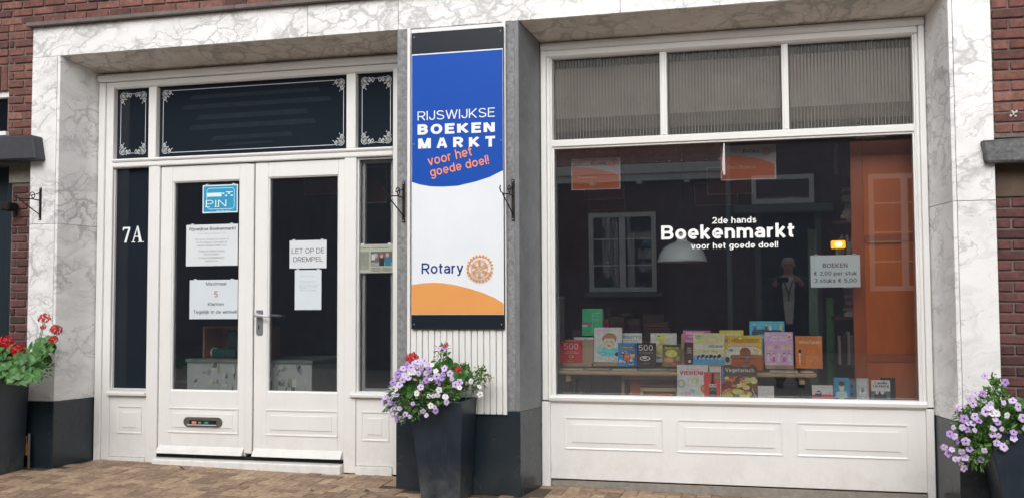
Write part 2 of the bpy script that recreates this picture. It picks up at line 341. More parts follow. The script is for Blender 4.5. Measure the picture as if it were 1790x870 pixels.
# lettering: a plain grotesque alphabet drawn with strokes of any weight
TC = {}
def glyph(c, w):
    h = w/2; T = 1-h; X = .74-h; Bm = h; l = h; P = []
    def a(cx, cy, rx, ry, a0, a1, n=12): return [(cx+rx*math.cos(math.radians(a0+(a1-a0)*i/n)), cy+ry*math.sin(math.radians(a0+(a1-a0)*i/n))) for i in range(n+1)]
    if c in 'ëä':
        W_, P = glyph('e' if c == 'ë' else 'a', w); m = W_/2
        return W_, P+[[(m-.2, .9), (m-.2+w*.9, .9)], [(m+.2-w*.9, .9), (m+.2, .9)]]
    W_ = dict(A=.84, B=.72, C=.8, D=.78, E=.64, F=.6, G=.84, H=.76, I=w, J=.56, K=.76, L=.6, M=.9, N=.76, O=.86, P=.7, Q=.86, R=.74, S=.74, T=.7, U=.76, V=.78, W=1.12, X=.76, Y=.76, Z=.68,
              a=.58, b=.62, c=.58, d=.62, e=.62, f=.36, g=.62, h=.58, i=w, j=w*1.5, k=.58, l=w, m=.92, n=.58, o=.64, p=.62, q=.62, r=.38, s=.54, t=.36, u=.58, v=.58, w=.86, x=.58, y=.58, z=.52).get(c)
    if W_ is None: W_ = {'1': .36, '!': w, '.': w, ',': w, ':': w, '-': .36, '€': .72, '/': .4, ' ': .28, '&': .8}.get(c, .64)
    r = W_-h; m = W_/2; k = lambda *p: P.append(list(p))
    def ring(cx, cy, rx, ry): P.append(a(cx, cy, rx, ry, 0, 360, 24))
    mid = .52; o = (X+Bm)/2; ox = (X-Bm)/2
    if c == 'A': k((l*.7, 0), (m-w*.18, 1)); k((W_-l*.7, 0), (m+w*.18, 1)); k((.2, .3), (W_-.2, .3))
    elif c == 'B': k((l, 0), (l, 1)); y = mid; q = r-(T-y)/2-.03; P.append([(l, T), (q, T)]+a(q, (T+y)/2, r-.03-q, (T-y)/2, 90, -90)[1:]+[(l, y)]); q = r-(y-Bm)/2; P.append([(l, y), (q, y)]+a(q, (y+Bm)/2, r-q, (y-Bm)/2, 90, -90)[1:]+[(l, Bm)])
    elif c == 'C': P.append(a(m, .5, m-h, .5-h, 48, 312, 22))
    elif c == 'D': q = r-.32; P.append([(q, Bm), (l, Bm), (l, T), (q, T)]+a(q, .5, r-q, .5-h, 90, -90, 16)[1:])
    elif c == 'E': k((W_, T), (l, T), (l, Bm), (W_, Bm)); k((l, mid), (W_-.05, mid))
    elif c == 'F': k((W_, T), (l, T), (l, 0)); k((l, mid), (W_-.05, mid))
    elif c == 'G': P.append(a(m, .5, m-h, .5-h, 48, 350, 22)); k((m, .44), (r, .44), (r, 0))
    elif c == 'H': k((l, 0), (l, 1)); k((r, 0), (r, 1)); k((l, mid), (r, mid))
    elif c == 'I': k((m, 0), (m, 1))
    elif c == 'J': P.append([(r, 1), (r, .3)]+a((r+l)/2, .3, (r-l)/2, .3-h, 0, -180)[1:]+[(l, .34)])
    elif c == 'K': k((l, 0), (l, 1)); k((l, .32), (W_-l*1.1, 1)); k((l+.18, .5), (W_-l*.9, 0))
    elif c == 'L': k((l, 1), (l, Bm), (W_, Bm))
    elif c == 'M': k((l, 0), (l, 1)); k((r, 0), (r, 1)); k((l*1.2, 1), (m, .02)); k((W_-l*1.2, 1), (m, .02))
    elif c == 'N': k((l, 0), (l, 1)); k((r, 0), (r, 1)); k((l*1.2, 1), (W_-l*1.2, 0))
    elif c in 'O0': ring(m, .5, m-h, .5-h)
    elif c == 'Q': ring(m, .5, m-h, .5-h); k((.55, .25), (W_, 0))
    elif c in 'PR':
        y = .44; k((l, 0), (l, 1)); q = r-(T-y)/2; P.append([(l, T), (q, T)]+a(q, (T+y)/2, r-q, (T-y)/2, 90, -90)[1:]+[(l, y)])
        if c == 'R': k((m, y), (W_-h*.8, 0))
    elif c == 'S': q = (T-mid)/2; P.append(a(m, T-q, m-h-.02, q, 20, 265, 16)+a(m, Bm+q, m-h, q, 85, -160, 16))
    elif c == 'T': k((0, T), (W_, T)); k((m, 0), (m, T))
    elif c == 'U': P.append([(l, 1), (l, .32)]+a(m, .32, m-h, .32-h, 180, 360)[1:]+[(r, 1)])
    elif c == 'V': k((l*.7, 1), (m, .02)); k((W_-l*.7, 1), (m, .02))
    elif c == 'W': k((l*.7, 1), (W_*.27, .02)); k((m, 1), (W_*.27, .02)); k((m, 1), (W_*.73, .02)); k((W_-l*.7, 1), (W_*.73, .02))
    elif c == 'X': k((l, 0), (r, 1)); k((l, 1), (r, 0))
    elif c == 'Y': k((l, 1), (m, .45)); k((r, 1), (m, .45)); k((m, 0), (m, .48))
    elif c == 'Z': k((0, T), (r, T)); k((r, T), (l, Bm)); k((l, Bm), (W_, Bm))
    elif c == 'a': k((r, 0), (r, .5)); P.append(a(m-.0, X-.19, m-h, .19, 0, 155)); P.append([(r, .42), (m, .4)]+a(m-.04, (Bm+.4)/2, m-h-.04, (.4-Bm)/2, 90, 270)[1:]+a(m-.02, .3, r-m, .3-h, 270, 350)[1:])
    elif c in 'bpdqg':
        ring(m, o, m-h, ox); x = l if c in 'bp' else r
        if c in 'bd': k((x, 0), (x, 1))
        elif c in 'pq': k((x, -.27), (x, .74))
        else: P.append([(r, .74), (r, 0)]+a(m, -.02, m-h, .25-h*.6, 0, -150)[1:])
    elif c == 'c': P.append(a(m, o, m-h, ox, 45, 315, 18))
    elif c == 'e': P.append([(l, o-.02), (r, o-.02)]+a(m, o, m-h, ox, 0, 315, 20)[1:])
    elif c == 'f': P.append([(W_*.45, 0), (W_*.45, T-.12)]+a(W_*.45+.16, T-.14, .16, .14, 180, 95)[1:]); k((0, X), (W_, X))
    elif c in 'hn': k((l, 0), (l, 1 if c == 'h' else .74)); P.append(a(m, X-.22, m-h, .22, 165, 0)+[(r, 0)])
    elif c == 'm': k((l, 0), (l, .74)); q = (W_-w)/4; P.append(a(l+q, X-.2, q, .2, 165, 0)+[(m, 0)]); P.append(a(m+q, X-.2, q, .2, 165, 0)+[(r, 0)])
    elif c == 'u': k((r, 0), (r, .74)); P.append([(l, .74), (l, .26)]+a(m, .26, m-h, .26-h, 180, 345)[1:])
    elif c == 'r': k((l, 0), (l, .74)); P.append(a(l+.24, X-.24, .24, .24, 175, 88))
    elif c in 'ij': 
        x = W_-h; k((x, .86), (x, 1))
        if c == 'i': k((x, 0), (x, .74))
        else: P.append([(x, .74), (x, -.12), (x-h*.6, -.2), (x-w*1.1, -.22)])
    elif c == 'l': k((m, 0), (m, 1))
    elif c == 'k': k((l, 0), (l, 1)); k((l, .22), (W_-l*1.1, .74)); k((l+.14, .38), (W_-l*.9, 0))
    elif c == 'o': ring(m, o, m-h, ox)
    elif c == 's': q = ox/2; P.append(a(m, X-q, m-h-.02, q, 20, 265, 14)+a(m, Bm+q, m-h, q, 85, -160, 14))
    elif c == 't': P.append([(W_*.42, .94), (W_*.42, .16)]+a(W_*.42+.14, .16, .14, .16-h, 180, 275)[1:]); k((0, X), (W_, X))
    elif c == 'v': k((l*.7, .74), (m, .02)); k((W_-l*.7, .74), (m, .02))
    elif c == 'w': k((l*.7, .74), (W_*.27, .02)); k((m, .74), (W_*.27, .02)); k((m, .74), (W_*.73, .02)); k((W_-l*.7, .74), (W_*.73, .02))
    elif c == 'x': k((l, 0), (r, .74)); k((l, .74), (r, 0))
    elif c == 'y': k((l*.7, .74), (m, .04)); k((W_-l*.7, .74), (m-.06, -.12), (m-.22, -.2))
    elif c == 'z': k((0, X), (r, X)); k((r, X), (l, Bm)); k((l, Bm), (W_, Bm))
    elif c == '1': k((r, 0), (r, 1)); k((0, .72), (r, .84))
    elif c == '2': P.append(a(m, T-.24, m-h, .24, 165, -35, 14)+[(l, Bm), (W_, Bm)])
    elif c == '3': q = (T-mid)/2; P.append(a(m, T-q, m-h-.03, q, 150, -90, 14)); P.append(a(m, Bm+q, m-h, q, 90, -155, 14))
    elif c == '5': P.append([(W_-.05, T), (l+.06, T), (l+.01, .5)]+a(m-.01, .33, m-h, .33-h*.9, 128, -150, 16))
    elif c == '6': ring(m, .33, m-h, .33-h)
    elif c == '!': k((m, .28), (m, 1)); k((m, 0), (m, w))
    elif c == '.': k((m, 0), (m, w))
    elif c == ':': k((m, 0), (m, w)); k((m, .5), (m, .5+w))
    elif c == ',': k((m, w), (m, 0), (m-.05, -.14))
    elif c == '-': k((0, .38), (W_, .38))
    elif c == '€': P.append(a(m+.06, .5, m-h-.06, .5-h, 50, 310, 18)); k((0, .6), (.55, .6)); k((0, .42), (.52, .42))
    elif c == '/': k((0, 0), (W_, 1))
    elif c == '&': ring(m-.05, .74, .18, .22); ring(m-.05, .28, .28, .25); k((.5, .3), (W_, 0))
    return W_, P
def stroke(path, w):
    n = len(path); closed = n > 3 and math.hypot(path[0][0]-path[-1][0], path[0][1]-path[-1][1]) < 1e-6
    L = []; R_ = []
    def dr(a, b):
        q = math.hypot(b[0]-a[0], b[1]-a[1]) or 1; return ((b[0]-a[0])/q, (b[1]-a[1])/q)
    for i in range(n):
        if closed: d0 = dr(path[i-1] if i else path[-2], path[i]); d1 = dr(path[i], path[i+1] if i < n-1 else path[1])
        else: d0 = dr(path[max(i-1, 0)], path[max(i, 1)]) if i else dr(path[0], path[1]); d1 = dr(path[i], path[i+1]) if i < n-1 else d0
        tx, ty = d0[0]+d1[0], d0[1]+d1[1]; q = math.hypot(tx, ty) or 1; tx /= q; ty /= q
        cs = max(.45, tx*d0[0]+ty*d0[1]); s_ = w/2/cs
        L.append((path[i][0]-ty*s_, path[i][1]+tx*s_)); R_.append((path[i][0]+ty*s_, path[i][1]-tx*s_))
    return L, R_
def text_mesh(txt, bold=0., shear=0., space=1.):
    """bold: 0 regular .. .04 heavy"""
    k_ = (txt, bold, shear, space)
    if k_ in TC: return TC[k_]
    w = max(.06, .115+bold*3.3); vs = []; fs = []; x = 0; lay = 0
    for c in txt:
        if c == ' ': x += .36*space; continue
        W_, P = glyph(c, w)
        for p in P:
            L, R_ = stroke(p, w); b = len(vs); n = len(L); lay = (lay+1) % 6
            for i in range(n): vs += [(L[i][0]+x+shear*L[i][1], L[i][1], lay), (R_[i][0]+x+shear*R_[i][1], R_[i][1], lay)]
            for i in range(n-1): fs.append((b+2*i+1, b+2*i+3, b+2*i+2, b+2*i))
        x += W_+max(.06, .13-1.5*bold)*space
    x0 = min(v[0] for v in vs); x1 = max(v[0] for v in vs); y0 = min(v[1] for v in vs); y1 = max(v[1] for v in vs)
    vs = [((a-(x0+x1)/2)/(x1-x0), (b-(y0+y1)/2)/(y1-y0), l_*.00003) for a, b, l_ in vs]
    TC[k_] = (vs, fs, (x1-x0)/(y1-y0)); return TC[k_]
def arcs(cx, cy, rx, ry, a0=0, a1=360, n=24):
    return [(cx+rx*math.cos(math.radians(a0+(a1-a0)*i/n)), cy+ry*math.sin(math.radians(a0+(a1-a0)*i/n))) for i in range(n+1 if abs(a1-a0) < 360 else n)]
def line_poly(path, w):
    """list of quads following a 2-D path with width w (may be a list)"""
    out = []; ws = w if isinstance(w, list) else [w]*len(path)
    L = []; R_ = []
    for i, p in enumerate(path):
        a = path[max(i-1, 0)]; b = path[min(i+1, len(path)-1)]
        dx, dy = b[0]-a[0], b[1]-a[1]; q = math.hypot(dx, dy) or 1; nx, ny = -dy/q*ws[i]/2, dx/q*ws[i]/2
        L.append((p[0]+nx, p[1]+ny)); R_.append((p[0]-nx, p[1]-ny))
    for i in range(len(path)-1): out.append([R_[i], R_[i+1], L[i+1], L[i]])
    return out
def art(mb, shapes, w, h, y=0, lift=.0004, ox=0, oz=0):
    """flat print in the x-z plane, facing -y. shapes in unit coordinates, drawn in order."""
    lay = 0
    for sh in shapes:
        lay += 1; yy = y-lift*lay; k = sh[0]
        X = lambda a: ox+a*w
        Z = lambda b: oz+b*h
        if k == 'r':
            _, a, b, c, d, col = sh; mb.add([(X(a), yy, Z(b)), (X(a+c), yy, Z(b)), (X(a+c), yy, Z(b+d)), (X(a), yy, Z(b+d))], [(0, 1, 2, 3)], ink(col))
        elif k == 'e':
            _, a, b, c, d, col = sh; p = arcs(a, b, c, d, n=18); mb.add([(X(u), yy, Z(v)) for u, v in p], [tuple(range(len(p)))], ink(col))
        elif k == 'p':
            _, p, col = sh; mb.add([(X(u), yy, Z(v)) for u, v in p], [tuple(range(len(p)))], ink(col))
        elif k == 'l':
            _, p, wd, col = sh
            for q in line_poly([(u*w, v*h) for u, v in p], wd): mb.add([(ox+u, yy, oz+v) for u, v in q], [(0, 1, 2, 3)], ink(col))
        elif k == 't':
            _, txt, cx, cy, tw, th, col = sh[:7]; opt = sh[7] if len(sh) > 7 else {}
            vs, fs, asp = text_mesh(txt, opt.get('bold', 0), opt.get('shear', 0), opt.get('space', 1.))
            ra = math.radians(opt.get('rot', 0)); pts = []
            for u, v, d_ in vs:
                a, b = u*tw*w, v*th*h; pts.append((X(cx)+a*math.cos(ra)-b*math.sin(ra), yy-d_, Z(cy)+a*math.sin(ra)+b*math.cos(ra)))
            mb.add(pts, fs, ink(col))
    return mb
def gear(cx, cy, r, col, bg=None, asp=1.0, text=False):
    """cog wheel emblem as print shapes; asp = width/height of the sheet"""
    out = []; X = lambda a: cx+a/asp
    pts = []
    n = 24
    for i in range(n):
        a = 2*PI*i/n; da = 2*PI/n
        for q, rr in ((-.5, .88), (-.28, .88), (-.2, 1.), (.2, 1.), (.28, .88)):
            pts.append((a+q*da, rr*r))
    ring = [(t, rr) for t, rr in pts]
    def ringquads(outer, inner):
        qs = []
        for i in range(len(outer)):
            a, b = outer[i], outer[(i+1) % len(outer)]
            p = lambda t, rr: (X(rr*math.cos(t)), cy+rr*math.sin(t))
            qs.append([p(*a), p(*b), p(b[0], inner), p(a[0], inner)])
        return qs
    full = [(2*PI*i/36) for i in range(36)]
    if not text:
        for q in ringquads(ring, .62*r): out.append(('p', q, col))
    else:
        for q in ringquads(ring, .82*r): out.append(('p', q, col))
        for q in ringquads([(t, .62*r) for t in full], .56*r): out.append(('p', q, col))
        for a in (25, 155, -25, -155):
            t = math.radians(a); out.append(('p', [(X(rr*math.cos(t+d)), cy+rr*math.sin(t+d)) for rr, d in ((.6*r, -.03), (.84*r, -.03), (.84*r, .03), (.6*r, .03))], col))
    for q in ringquads([(t, .2*r) for t in full], .13*r): out.append(('p', q, col))
    for i in range(6):
        t = PI/6+PI/3*i; c, s_ = math.cos(t), math.sin(t)
        o = []
        for rr, hw in ((.17*r, .045*r), (.6*r, .1*r), (.6*r, -.1*r), (.17*r, -.045*r)): o.append((X(rr*c-hw*s_), cy+rr*s_+hw*c))
        out.append(('p', o[::-1], col))
    if text:
        def ringtext(txt, a0, a1, rr, flip):
            for i, ch in enumerate(txt):
                a = a0+(a1-a0)*i/(len(txt)-1); t = math.radians(a)
                wd = .035*r if ch == 'I' else .1*r
                out.append(('t', ch, X(rr*math.cos(t)), cy+rr*math.sin(t), wd/asp, .13*r, col, dict(rot=(a-90 if not flip else a+90), bold=.01)))
        ringtext('ROTARY', 130, 50, .72*r, False)
        ringtext('INTERNATIONAL', 205, 335, .72*r, True)
    return out

# ================================================================== GROUND
pv = MB()
xs = [-30, -12, -8, -6.6, -4, 0, 1.9, 6, 12, 30]
# bedding sand under the pavers, following the fall of the pavement
def sheet(mb, x0, x1, y0, y1, dz, mat, nx=12, ny=6):
    vs = [(x0+(x1-x0)*i/nx, y0+(y1-y0)*j/ny, gz(x0+(x1-x0)*i/nx, y0+(y1-y0)*j/ny)+dz) for j in range(ny+1) for i in range(nx+1)]
    fs = [(j*(nx+1)+i, j*(nx+1)+i+1, (j+1)*(nx+1)+i+1, (j+1)*(nx+1)+i) for j in range(ny) for i in range(nx)]
    mb.add(vs, fs, mat)
SAND = m_stone('joint_sand', '453a30', '665748', 60, 1, .5)
KLINKER = m_brick('street_clinker', ['6b5a4e', '7d6a5b', '8b7766'], False)
sheet(pv, -60, 60, -2.6, .52, -.006, SAND, 40, 6)
pavement = struct(pv.build('pavement')); 
rd = MB(); 
t_ = NT('street_bricks'); v_ = t_.coord(scale=(1, 1, 1)); bt = t_.n('ShaderNodeTexBrick'); bt.inputs['Scale'].default_value = 5
bt.inputs['Color1'].default_value = (.30, .26, .22, 1); bt.inputs['Color2'].default_value = (.36, .31, .26, 1); bt.inputs['Mortar'].default_value = (.12, .11, .09, 1); bt.inputs['Mortar Size'].default_value = .01
t_.l(v_, bt.inputs[0]); t_.l(bt.outputs[0], t_.b.inputs['Base Color']); t_.b.inputs['Roughness'].default_value = .9
zr = lambda x: gz(x, -2.6)-.11
rd.add([(-60, -150, zr(-60)-.004), (60, -150, zr(60)-.004), (60, -2.6, zr(60)), (-60, -2.6, zr(-60))], [(0, 1, 2, 3)], t_.m)
road = struct(rd.build('road'))
kb = MB(); 
kb.hexa([(-60, -2.72, zr(-60)-.1), (60, -2.72, zr(60)-.1), (60, -2.6, zr(60)-.1), (-60, -2.6, zr(-60)-.1), (-60, -2.72, zr(-60)+.125), (60, -2.72, zr(60)+.125), (60, -2.6, zr(60)+.125), (-60, -2.6, zr(-60)+.125)], CONCRETE)
struct(kb.build('kerb', bevel=.01))
gr = MB(); gr.add([(-300, -300, -1.2), (300, -300, -1.2), (300, 300, -1.2), (-300, 300, -1.2)], [(0, 1, 2, 3)], SAND); struct(gr.build('ground'))

# herringbone pavers
def paver_mesh(k):
    rr = random.Random(k); L, B, H = .0982, .0482, .05
    mb = MB(); j = lambda a: a+rr.uniform(-.0022, .0022)
    mb.hexa([(j(-L), j(-B), -H), (j(L), j(-B), -H), (j(L), j(B), -H), (j(-L), j(B), -H), (j(-L), j(-B), 0), (j(L), j(-B), 0), (j(L), j(B), 0), (j(-L), j(B), 0)], PAVER)
    return mb.mesh('paver', .004)
PM = [paver_mesh(i) for i in range(5)]
u = .1
cand = []
for i in range(-96, 50):
    for j in range(-27, 6):
        c = (i-j) % 4
        if c == 0: x, y, r = (i+1)*u, (j+.5)*u, 0
        elif c == 3: x, y, r = (i+.5)*u, (j+1)*u, PI/2
        else: continue
        if y > .46 or y < -2.52: continue
        if y > -.0 and (x < -6.4 or x > 1.8): continue
        if y > -.06 and (x < -5.42 or (-2.72 < x < -1.62) or x > .99): continue
        cand.append((x, y, r))
def vis(c):
    x, y, r = c; p = project((x, y, gz(x, y)))
    if p is None or not (-20 < p[0] < 1810 and p[1] < 885): return -1
    return 1/(y+8)   # nearest first
cand.sort(key=vis, reverse=True)
ns = 0; rest = MB()
for k, (x, y, r) in enumerate(cand):
    z = gz(x, y)+random.uniform(-.0025, .003)
    e = Euler((.035+random.uniform(-.012, .012), .0155+random.uniform(-.012, .012), r+random.uniform(-.02, .02)), 'XYZ')
    M = Matrix.Translation((x, y, z)) @ (Matrix.Rotation(.035, 4, 'X') @ Matrix.Rotation(.0155, 4, 'Y') @ Euler((random.uniform(-.012, .012), random.uniform(-.012, .012), r+random.uniform(-.02, .02))).to_matrix().to_4x4())
    me = PM[k % 5]
    if k < 300:
        o = bpy.data.objects.new('paver', me); C.objects.link(o); o.parent = pavement; o.matrix_local = M
    else:
        rest.add([M @ v.co for v in me.vertices], [tuple(p.vertices) for p in me.polygons], PAVER)
ro = rest.build('paver_field', pavement); ro['kind'] = 'stuff'

# ================================================================== SHOP BUILDING
shop = thing('shop_building', 'marble clad shop front with white double doors, wide display window and grey central pillar', 'shop')
def slab(name, mb, mat_bevel=.002): return mb.build(name, shop, mat_bevel)
LT = 3.56; LB = 3.32; ZP = .60
# --- lintel marble slabs, butted with hairline joints
g = .0015
for x0, x1 in ((-5.767, -3.37), (-3.37, -2.655), (-2.655, -1.04), (-1.04, .45), (.45, 1.285)):
    slab('marble_slab', MB().box(x0+g, x1-g, 0, .03, LB, LT, MARBLE))
# left pier front and jamb (upper and lower slabs)
for z0, z1 in ((1.987, LB), (ZP, 1.987)):
    slab('marble_slab', MB().box(-5.767, -5.535, 0, .03, z0+g, z1-g, MARBLE))
    slab('marble_slab', MB().prism([(-5.533, .002), (-5.508, .002), (-5.441, .42), (-5.50, .42)], z0+g, z1-g, MARBLE))
for z0, z1 in ((1.967, LB), (ZP, 1.967)):
    slab('marble_slab', MB().box(1.064, 1.285, 0, .03, z0+g, z1-g, MARBLE))
    slab('marble_slab', MB().prism([(1.038, .002), (1.062, .002), (1.02, .42), (.945, .42)], z0+g, z1-g, MARBLE))
# soffits, slightly falling inward
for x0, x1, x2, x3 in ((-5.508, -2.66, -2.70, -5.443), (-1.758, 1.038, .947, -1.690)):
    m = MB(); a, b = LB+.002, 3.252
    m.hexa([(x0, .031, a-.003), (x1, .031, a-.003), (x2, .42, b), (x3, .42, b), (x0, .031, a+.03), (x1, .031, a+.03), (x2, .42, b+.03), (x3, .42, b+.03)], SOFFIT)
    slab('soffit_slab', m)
# plinths in black granite
GZ = -.02
slab('plinth_slab', MB().box(-5.767, -5.51, -.006, .03, GZ, ZP, GRANITE))
slab('plinth_slab', MB().prism([(-5.511, -.003), (-5.506, -.003), (-5.437, .42), (-5.50, .42), (-5.511, .032)], GZ, ZP-.001, GRANITE))
slab('plinth_slab', MB().box(1.04, 1.285, -.006, .03, GZ-.05, ZP, GRANITE))
slab('plinth_slab', MB().prism([(1.036, -.003), (1.039, -.003), (1.02, .42), (.943, .42)], GZ-.05, ZP-.001, GRANITE))
slab('plinth_slab', MB().prism([(-2.664, -.006), (-1.757, -.006), (-1.688, .42), (-2.73, .42)], GZ, ZP+.003, GRANITE))
# pillar of bluestone
slab('bluestone_slab', MB().box(-2.66, -2.555, 0, .05, ZP+.004, LB-.002, BLUESTONE))
slab('bluestone_slab', MB().box(-1.856, -1.79, .0, .05, ZP+.004, LB-.002, BLUESTONE))
slab('bluestone_slab', MB().prism([(-1.79, .0), (-1.759, .0), (-1.7, .36), (-1.692, .42), (-1.79, .42)], ZP+.004, LB-.002, BLUESTONE_D))
slab('bluestone_slab', MB().prism([(-2.73, .42), (-2.662, .002), (-2.64, .06), (-2.64, .42)], ZP+.004, LB-.002, BLUESTONE_D))
slab('pillar_core', MB().box(-2.64, -1.79, .06, .42, ZP+.004, LB+.2, CONCRETE), 0)
# coping strip, in three lengths
for x0, x1 in ((-5.80, -3.95), (-3.95, -.9), (-.9, 1.33)):
    slab('coping', MB().xprism([(-.05, LT+.002), (-.05, LT+.032), (.05, LT+.045), (.05, LT+.002)], x0+g, x1-g, COPING), .003)
# white ribbed board behind the sign
boxp = MB(); boxp.box(-2.555, -1.857, -.012, .05, .60, 3.31, PAINT); boxp.build('backing_board', shop, .002)
bx('edge_trim', shop, -2.573, -2.550, -.034, -.0125, .60, 3.315, PAINT)
bx('edge_trim', shop, -1.872, -1.845, -.034, -.0125, .583, 3.315, PAINT)
rx = -2.547; n_r = 15; pw = (2.547-1.874)/n_r
for i in range(n_r):
    a = rx+i*pw; rib = MB(); rib.yprism([(a+.001, .583), (a+pw-.004, .583), (a+pw-.004, 1.21), (a+.001, 1.21)], -.03-.004*(i % 2), -.0125, PAINT); rib.build('board_slat', shop, .004)

# ---------------------------------------------------------------- door set
YF = .40
def post(x0, x1, z0, z1, y0=YF, y1=.50, name='frame_post', b=.004): return bx(name, shop, x0, x1, y0, y1, z0, z1, PAINT, b)
# head: crown moulding plus fascia
def profile_bar(name, x0, x1, prof, bev=.0): return MB().xprism(prof, x0, x1, PAINT).build(name, shop, bev)
profile_bar('head_moulding', -5.436, -2.72, [(.37, 3.178), (.362, 3.196), (.362, 3.226), (.385, 3.244), (.50, 3.25), (.50, 3.178)])
profile_bar('head_rail', -5.37, -2.72, [(.392, 3.165), (.392, 3.176), (.50, 3.176), (.50, 3.132), (.418, 3.122), (.402, 3.135)])
post(-5.434, -5.375, .07, 3.176, .385, .50)                 # outer pilaster
post(-5.374, -5.305, .07, 3.163, .402, .50)
post(-4.978, -4.907, 2.541, 3.121, .402); post(-3.236, -3.158, 2.541, 3.121, .402); post(-2.852, -2.72, .07, 3.163, .402)
post(-4.968, -4.866, .07, 2.468, .402); post(-3.249, -3.151, .07, 2.468, .402)
profile_bar('transom_bar', -5.304, -2.853, [(.39, 2.516), (.384, 2.526), (.40, 2.54), (.50, 2.55), (.50, 2.512), (.404, 2.512)], 0)
profile_bar('transom_rail', -5.304, -2.853, [(.401, 2.47), (.395, 2.478), (.395, 2.505), (.403, 2.511), (.50, 2.511), (.50, 2.47)], 0)
# beads round the transom lights and etched ornament
SILV = 'c8ccd0'
def spiral(cx, cy, r, a0, turns, sgn=1, n=26):
    return [(cx+sgn*(r*(1-.82*i/n))*math.cos(a0+turns*2*PI*i/n), cy+(r*(1-.82*i/n))*math.sin(a0+turns*2*PI*i/n)) for i in range(n+1)]
def ornament(mb, cx, cz, sx, sz, S, y):
    """scroll work growing from the corner (cx,cz) towards sx,sz"""
    paths = []
    def P(pp, w): paths.append(([(cx+sx*a*S, cz+sz*b*S) for a, b in pp], w*S))
    P(arcs(.36, .36, .34, .34, 40, 320, 20), .055); P(arcs(.36, .36, .24, .24, 0, 359, 16), .03)
    P([(.2, .2), (.36, .46), (.5, .5), (.46, .36), (.2, .2)], .09); P([(.15, .36), (.36, .36), (.36, .15)], .06)
    P([(.28, .5), (.36, .36), (.5, .28)], .07)
    for a, b in (((.86, .30)), ((.30, .86))):
        P(spiral(a, b, .19, PI*.5, 1.4), .06); P(spiral(a, b, .19, -PI*.4, -1.1), .045)
    P([(.66, .08), (.75, .02), (.86, .11), (1.0, .10), (1.15, .10)], .05); P([(.08, .66), (.02, .75), (.11, .86), (.10, 1.0), (.10, 1.15)], .05)
    P([(1.0, .35), (1.1, .5), (1.2, .48)], .05); P([(.35, 1.0), (.5, 1.1), (.48, 1.2)], .05)
    P([(.6, .6), (.7, .62), (.74, .74), (.62, .7), (.6, .6)], .05)
    for pp, w in paths:
        for q in line_poly(pp, w):
            mb.add([(a, y, b) for a, b in q], [(0, 1, 2, 3)], ink(SILV))
YG = .455
def light(x0, x1, z0, z1, narrow):
    for (a0, a1, b0, b1) in ((x0-.012, x1+.012, z1-.002, z1+.012), (x0-.012, x1+.012, z0-.012, z0+.002)):
        pass
    gp = MB().box(x0-.01, x1+.04, YG, YG+.006, z0-.01, z1+.01, DARKGLASS).build('transom_pane', shop)
    mb = MB(); y = YG-.0006; S = .084; mg = .024
    for cx, sx in ((x0+mg, 1), (x1-mg, -1)):
        for cz, sz in ((z0+mg, 1), (z1-mg, -1)): ornament(mb, cx, cz, sx, sz, S, y-.0003)
    def ln(a, b, c, d, w=.005):
        for q in line_poly([(a, b), (c, d)], w): mb.add([(p, y, r) for p, r in q], [(0, 1, 2, 3)], ink(SILV))
    t = mg+.008
    for cx in (x0+t, x1-t): ln(cx, z0+t+S*1.05, cx, z1-t-S*1.05)
    if not narrow:
        for cz in (z0+t, z1-t): ln(x0+t+S*1.05, cz, x1-t-S*1.05, cz)
        # ghost of removed lettering: dull strips left on the film
        for a, b, c, d in ((.16, .80, .86, .865), (.12, .66, .92, .73), (.2, .50, .80, .58), (.16, .36, .84, .44), (.28, .2, .72, .27), (.36, .12, .62, .16)):
            X = lambda q: x0+(x1-x0)*q; Z = lambda q: z0+(z1-z0)*q
            mb.add([(X(a), y+.0003, Z(b)), (X(c), y+.0003, Z(b+.01)), (X(c-.01), y+.0003, Z(d)), (X(a+.02), y+.0003, Z(d-.01))], [(0, 1, 2, 3)], plain('film_ghost', '283039', .12, .1, 9, 0, spec=.3))
    else:
        xm = (x0+x1)/2
        for cz, sz in ((z0+mg, 1), (z1-mg, -1)):
            for k in (-1, 1):
                pp = spiral(xm+k*.03, cz+sz*.024, .016, -PI/2*sz, 1.3*k)
                for q in line_poly(pp, .004): mb.add([(a, y-.0004, b) for a, b in q], [(0, 1, 2, 3)], ink(SILV))
            for q in line_poly([(xm-.04, cz+sz*.008), (xm, cz+sz*.014), (xm+.04, cz+sz*.008)], .004): mb.add([(a, y-.0004, b) for a, b in q], [(0, 1, 2, 3)], ink(SILV))
    mb.build('etched_ornament', gp)
light(-5.305, -5.008, 2.555, 3.122, True); light(-4.907, -3.25, 2.55, 3.122, False); light(-3.158, -2.86, 2.55, 3.122, True)
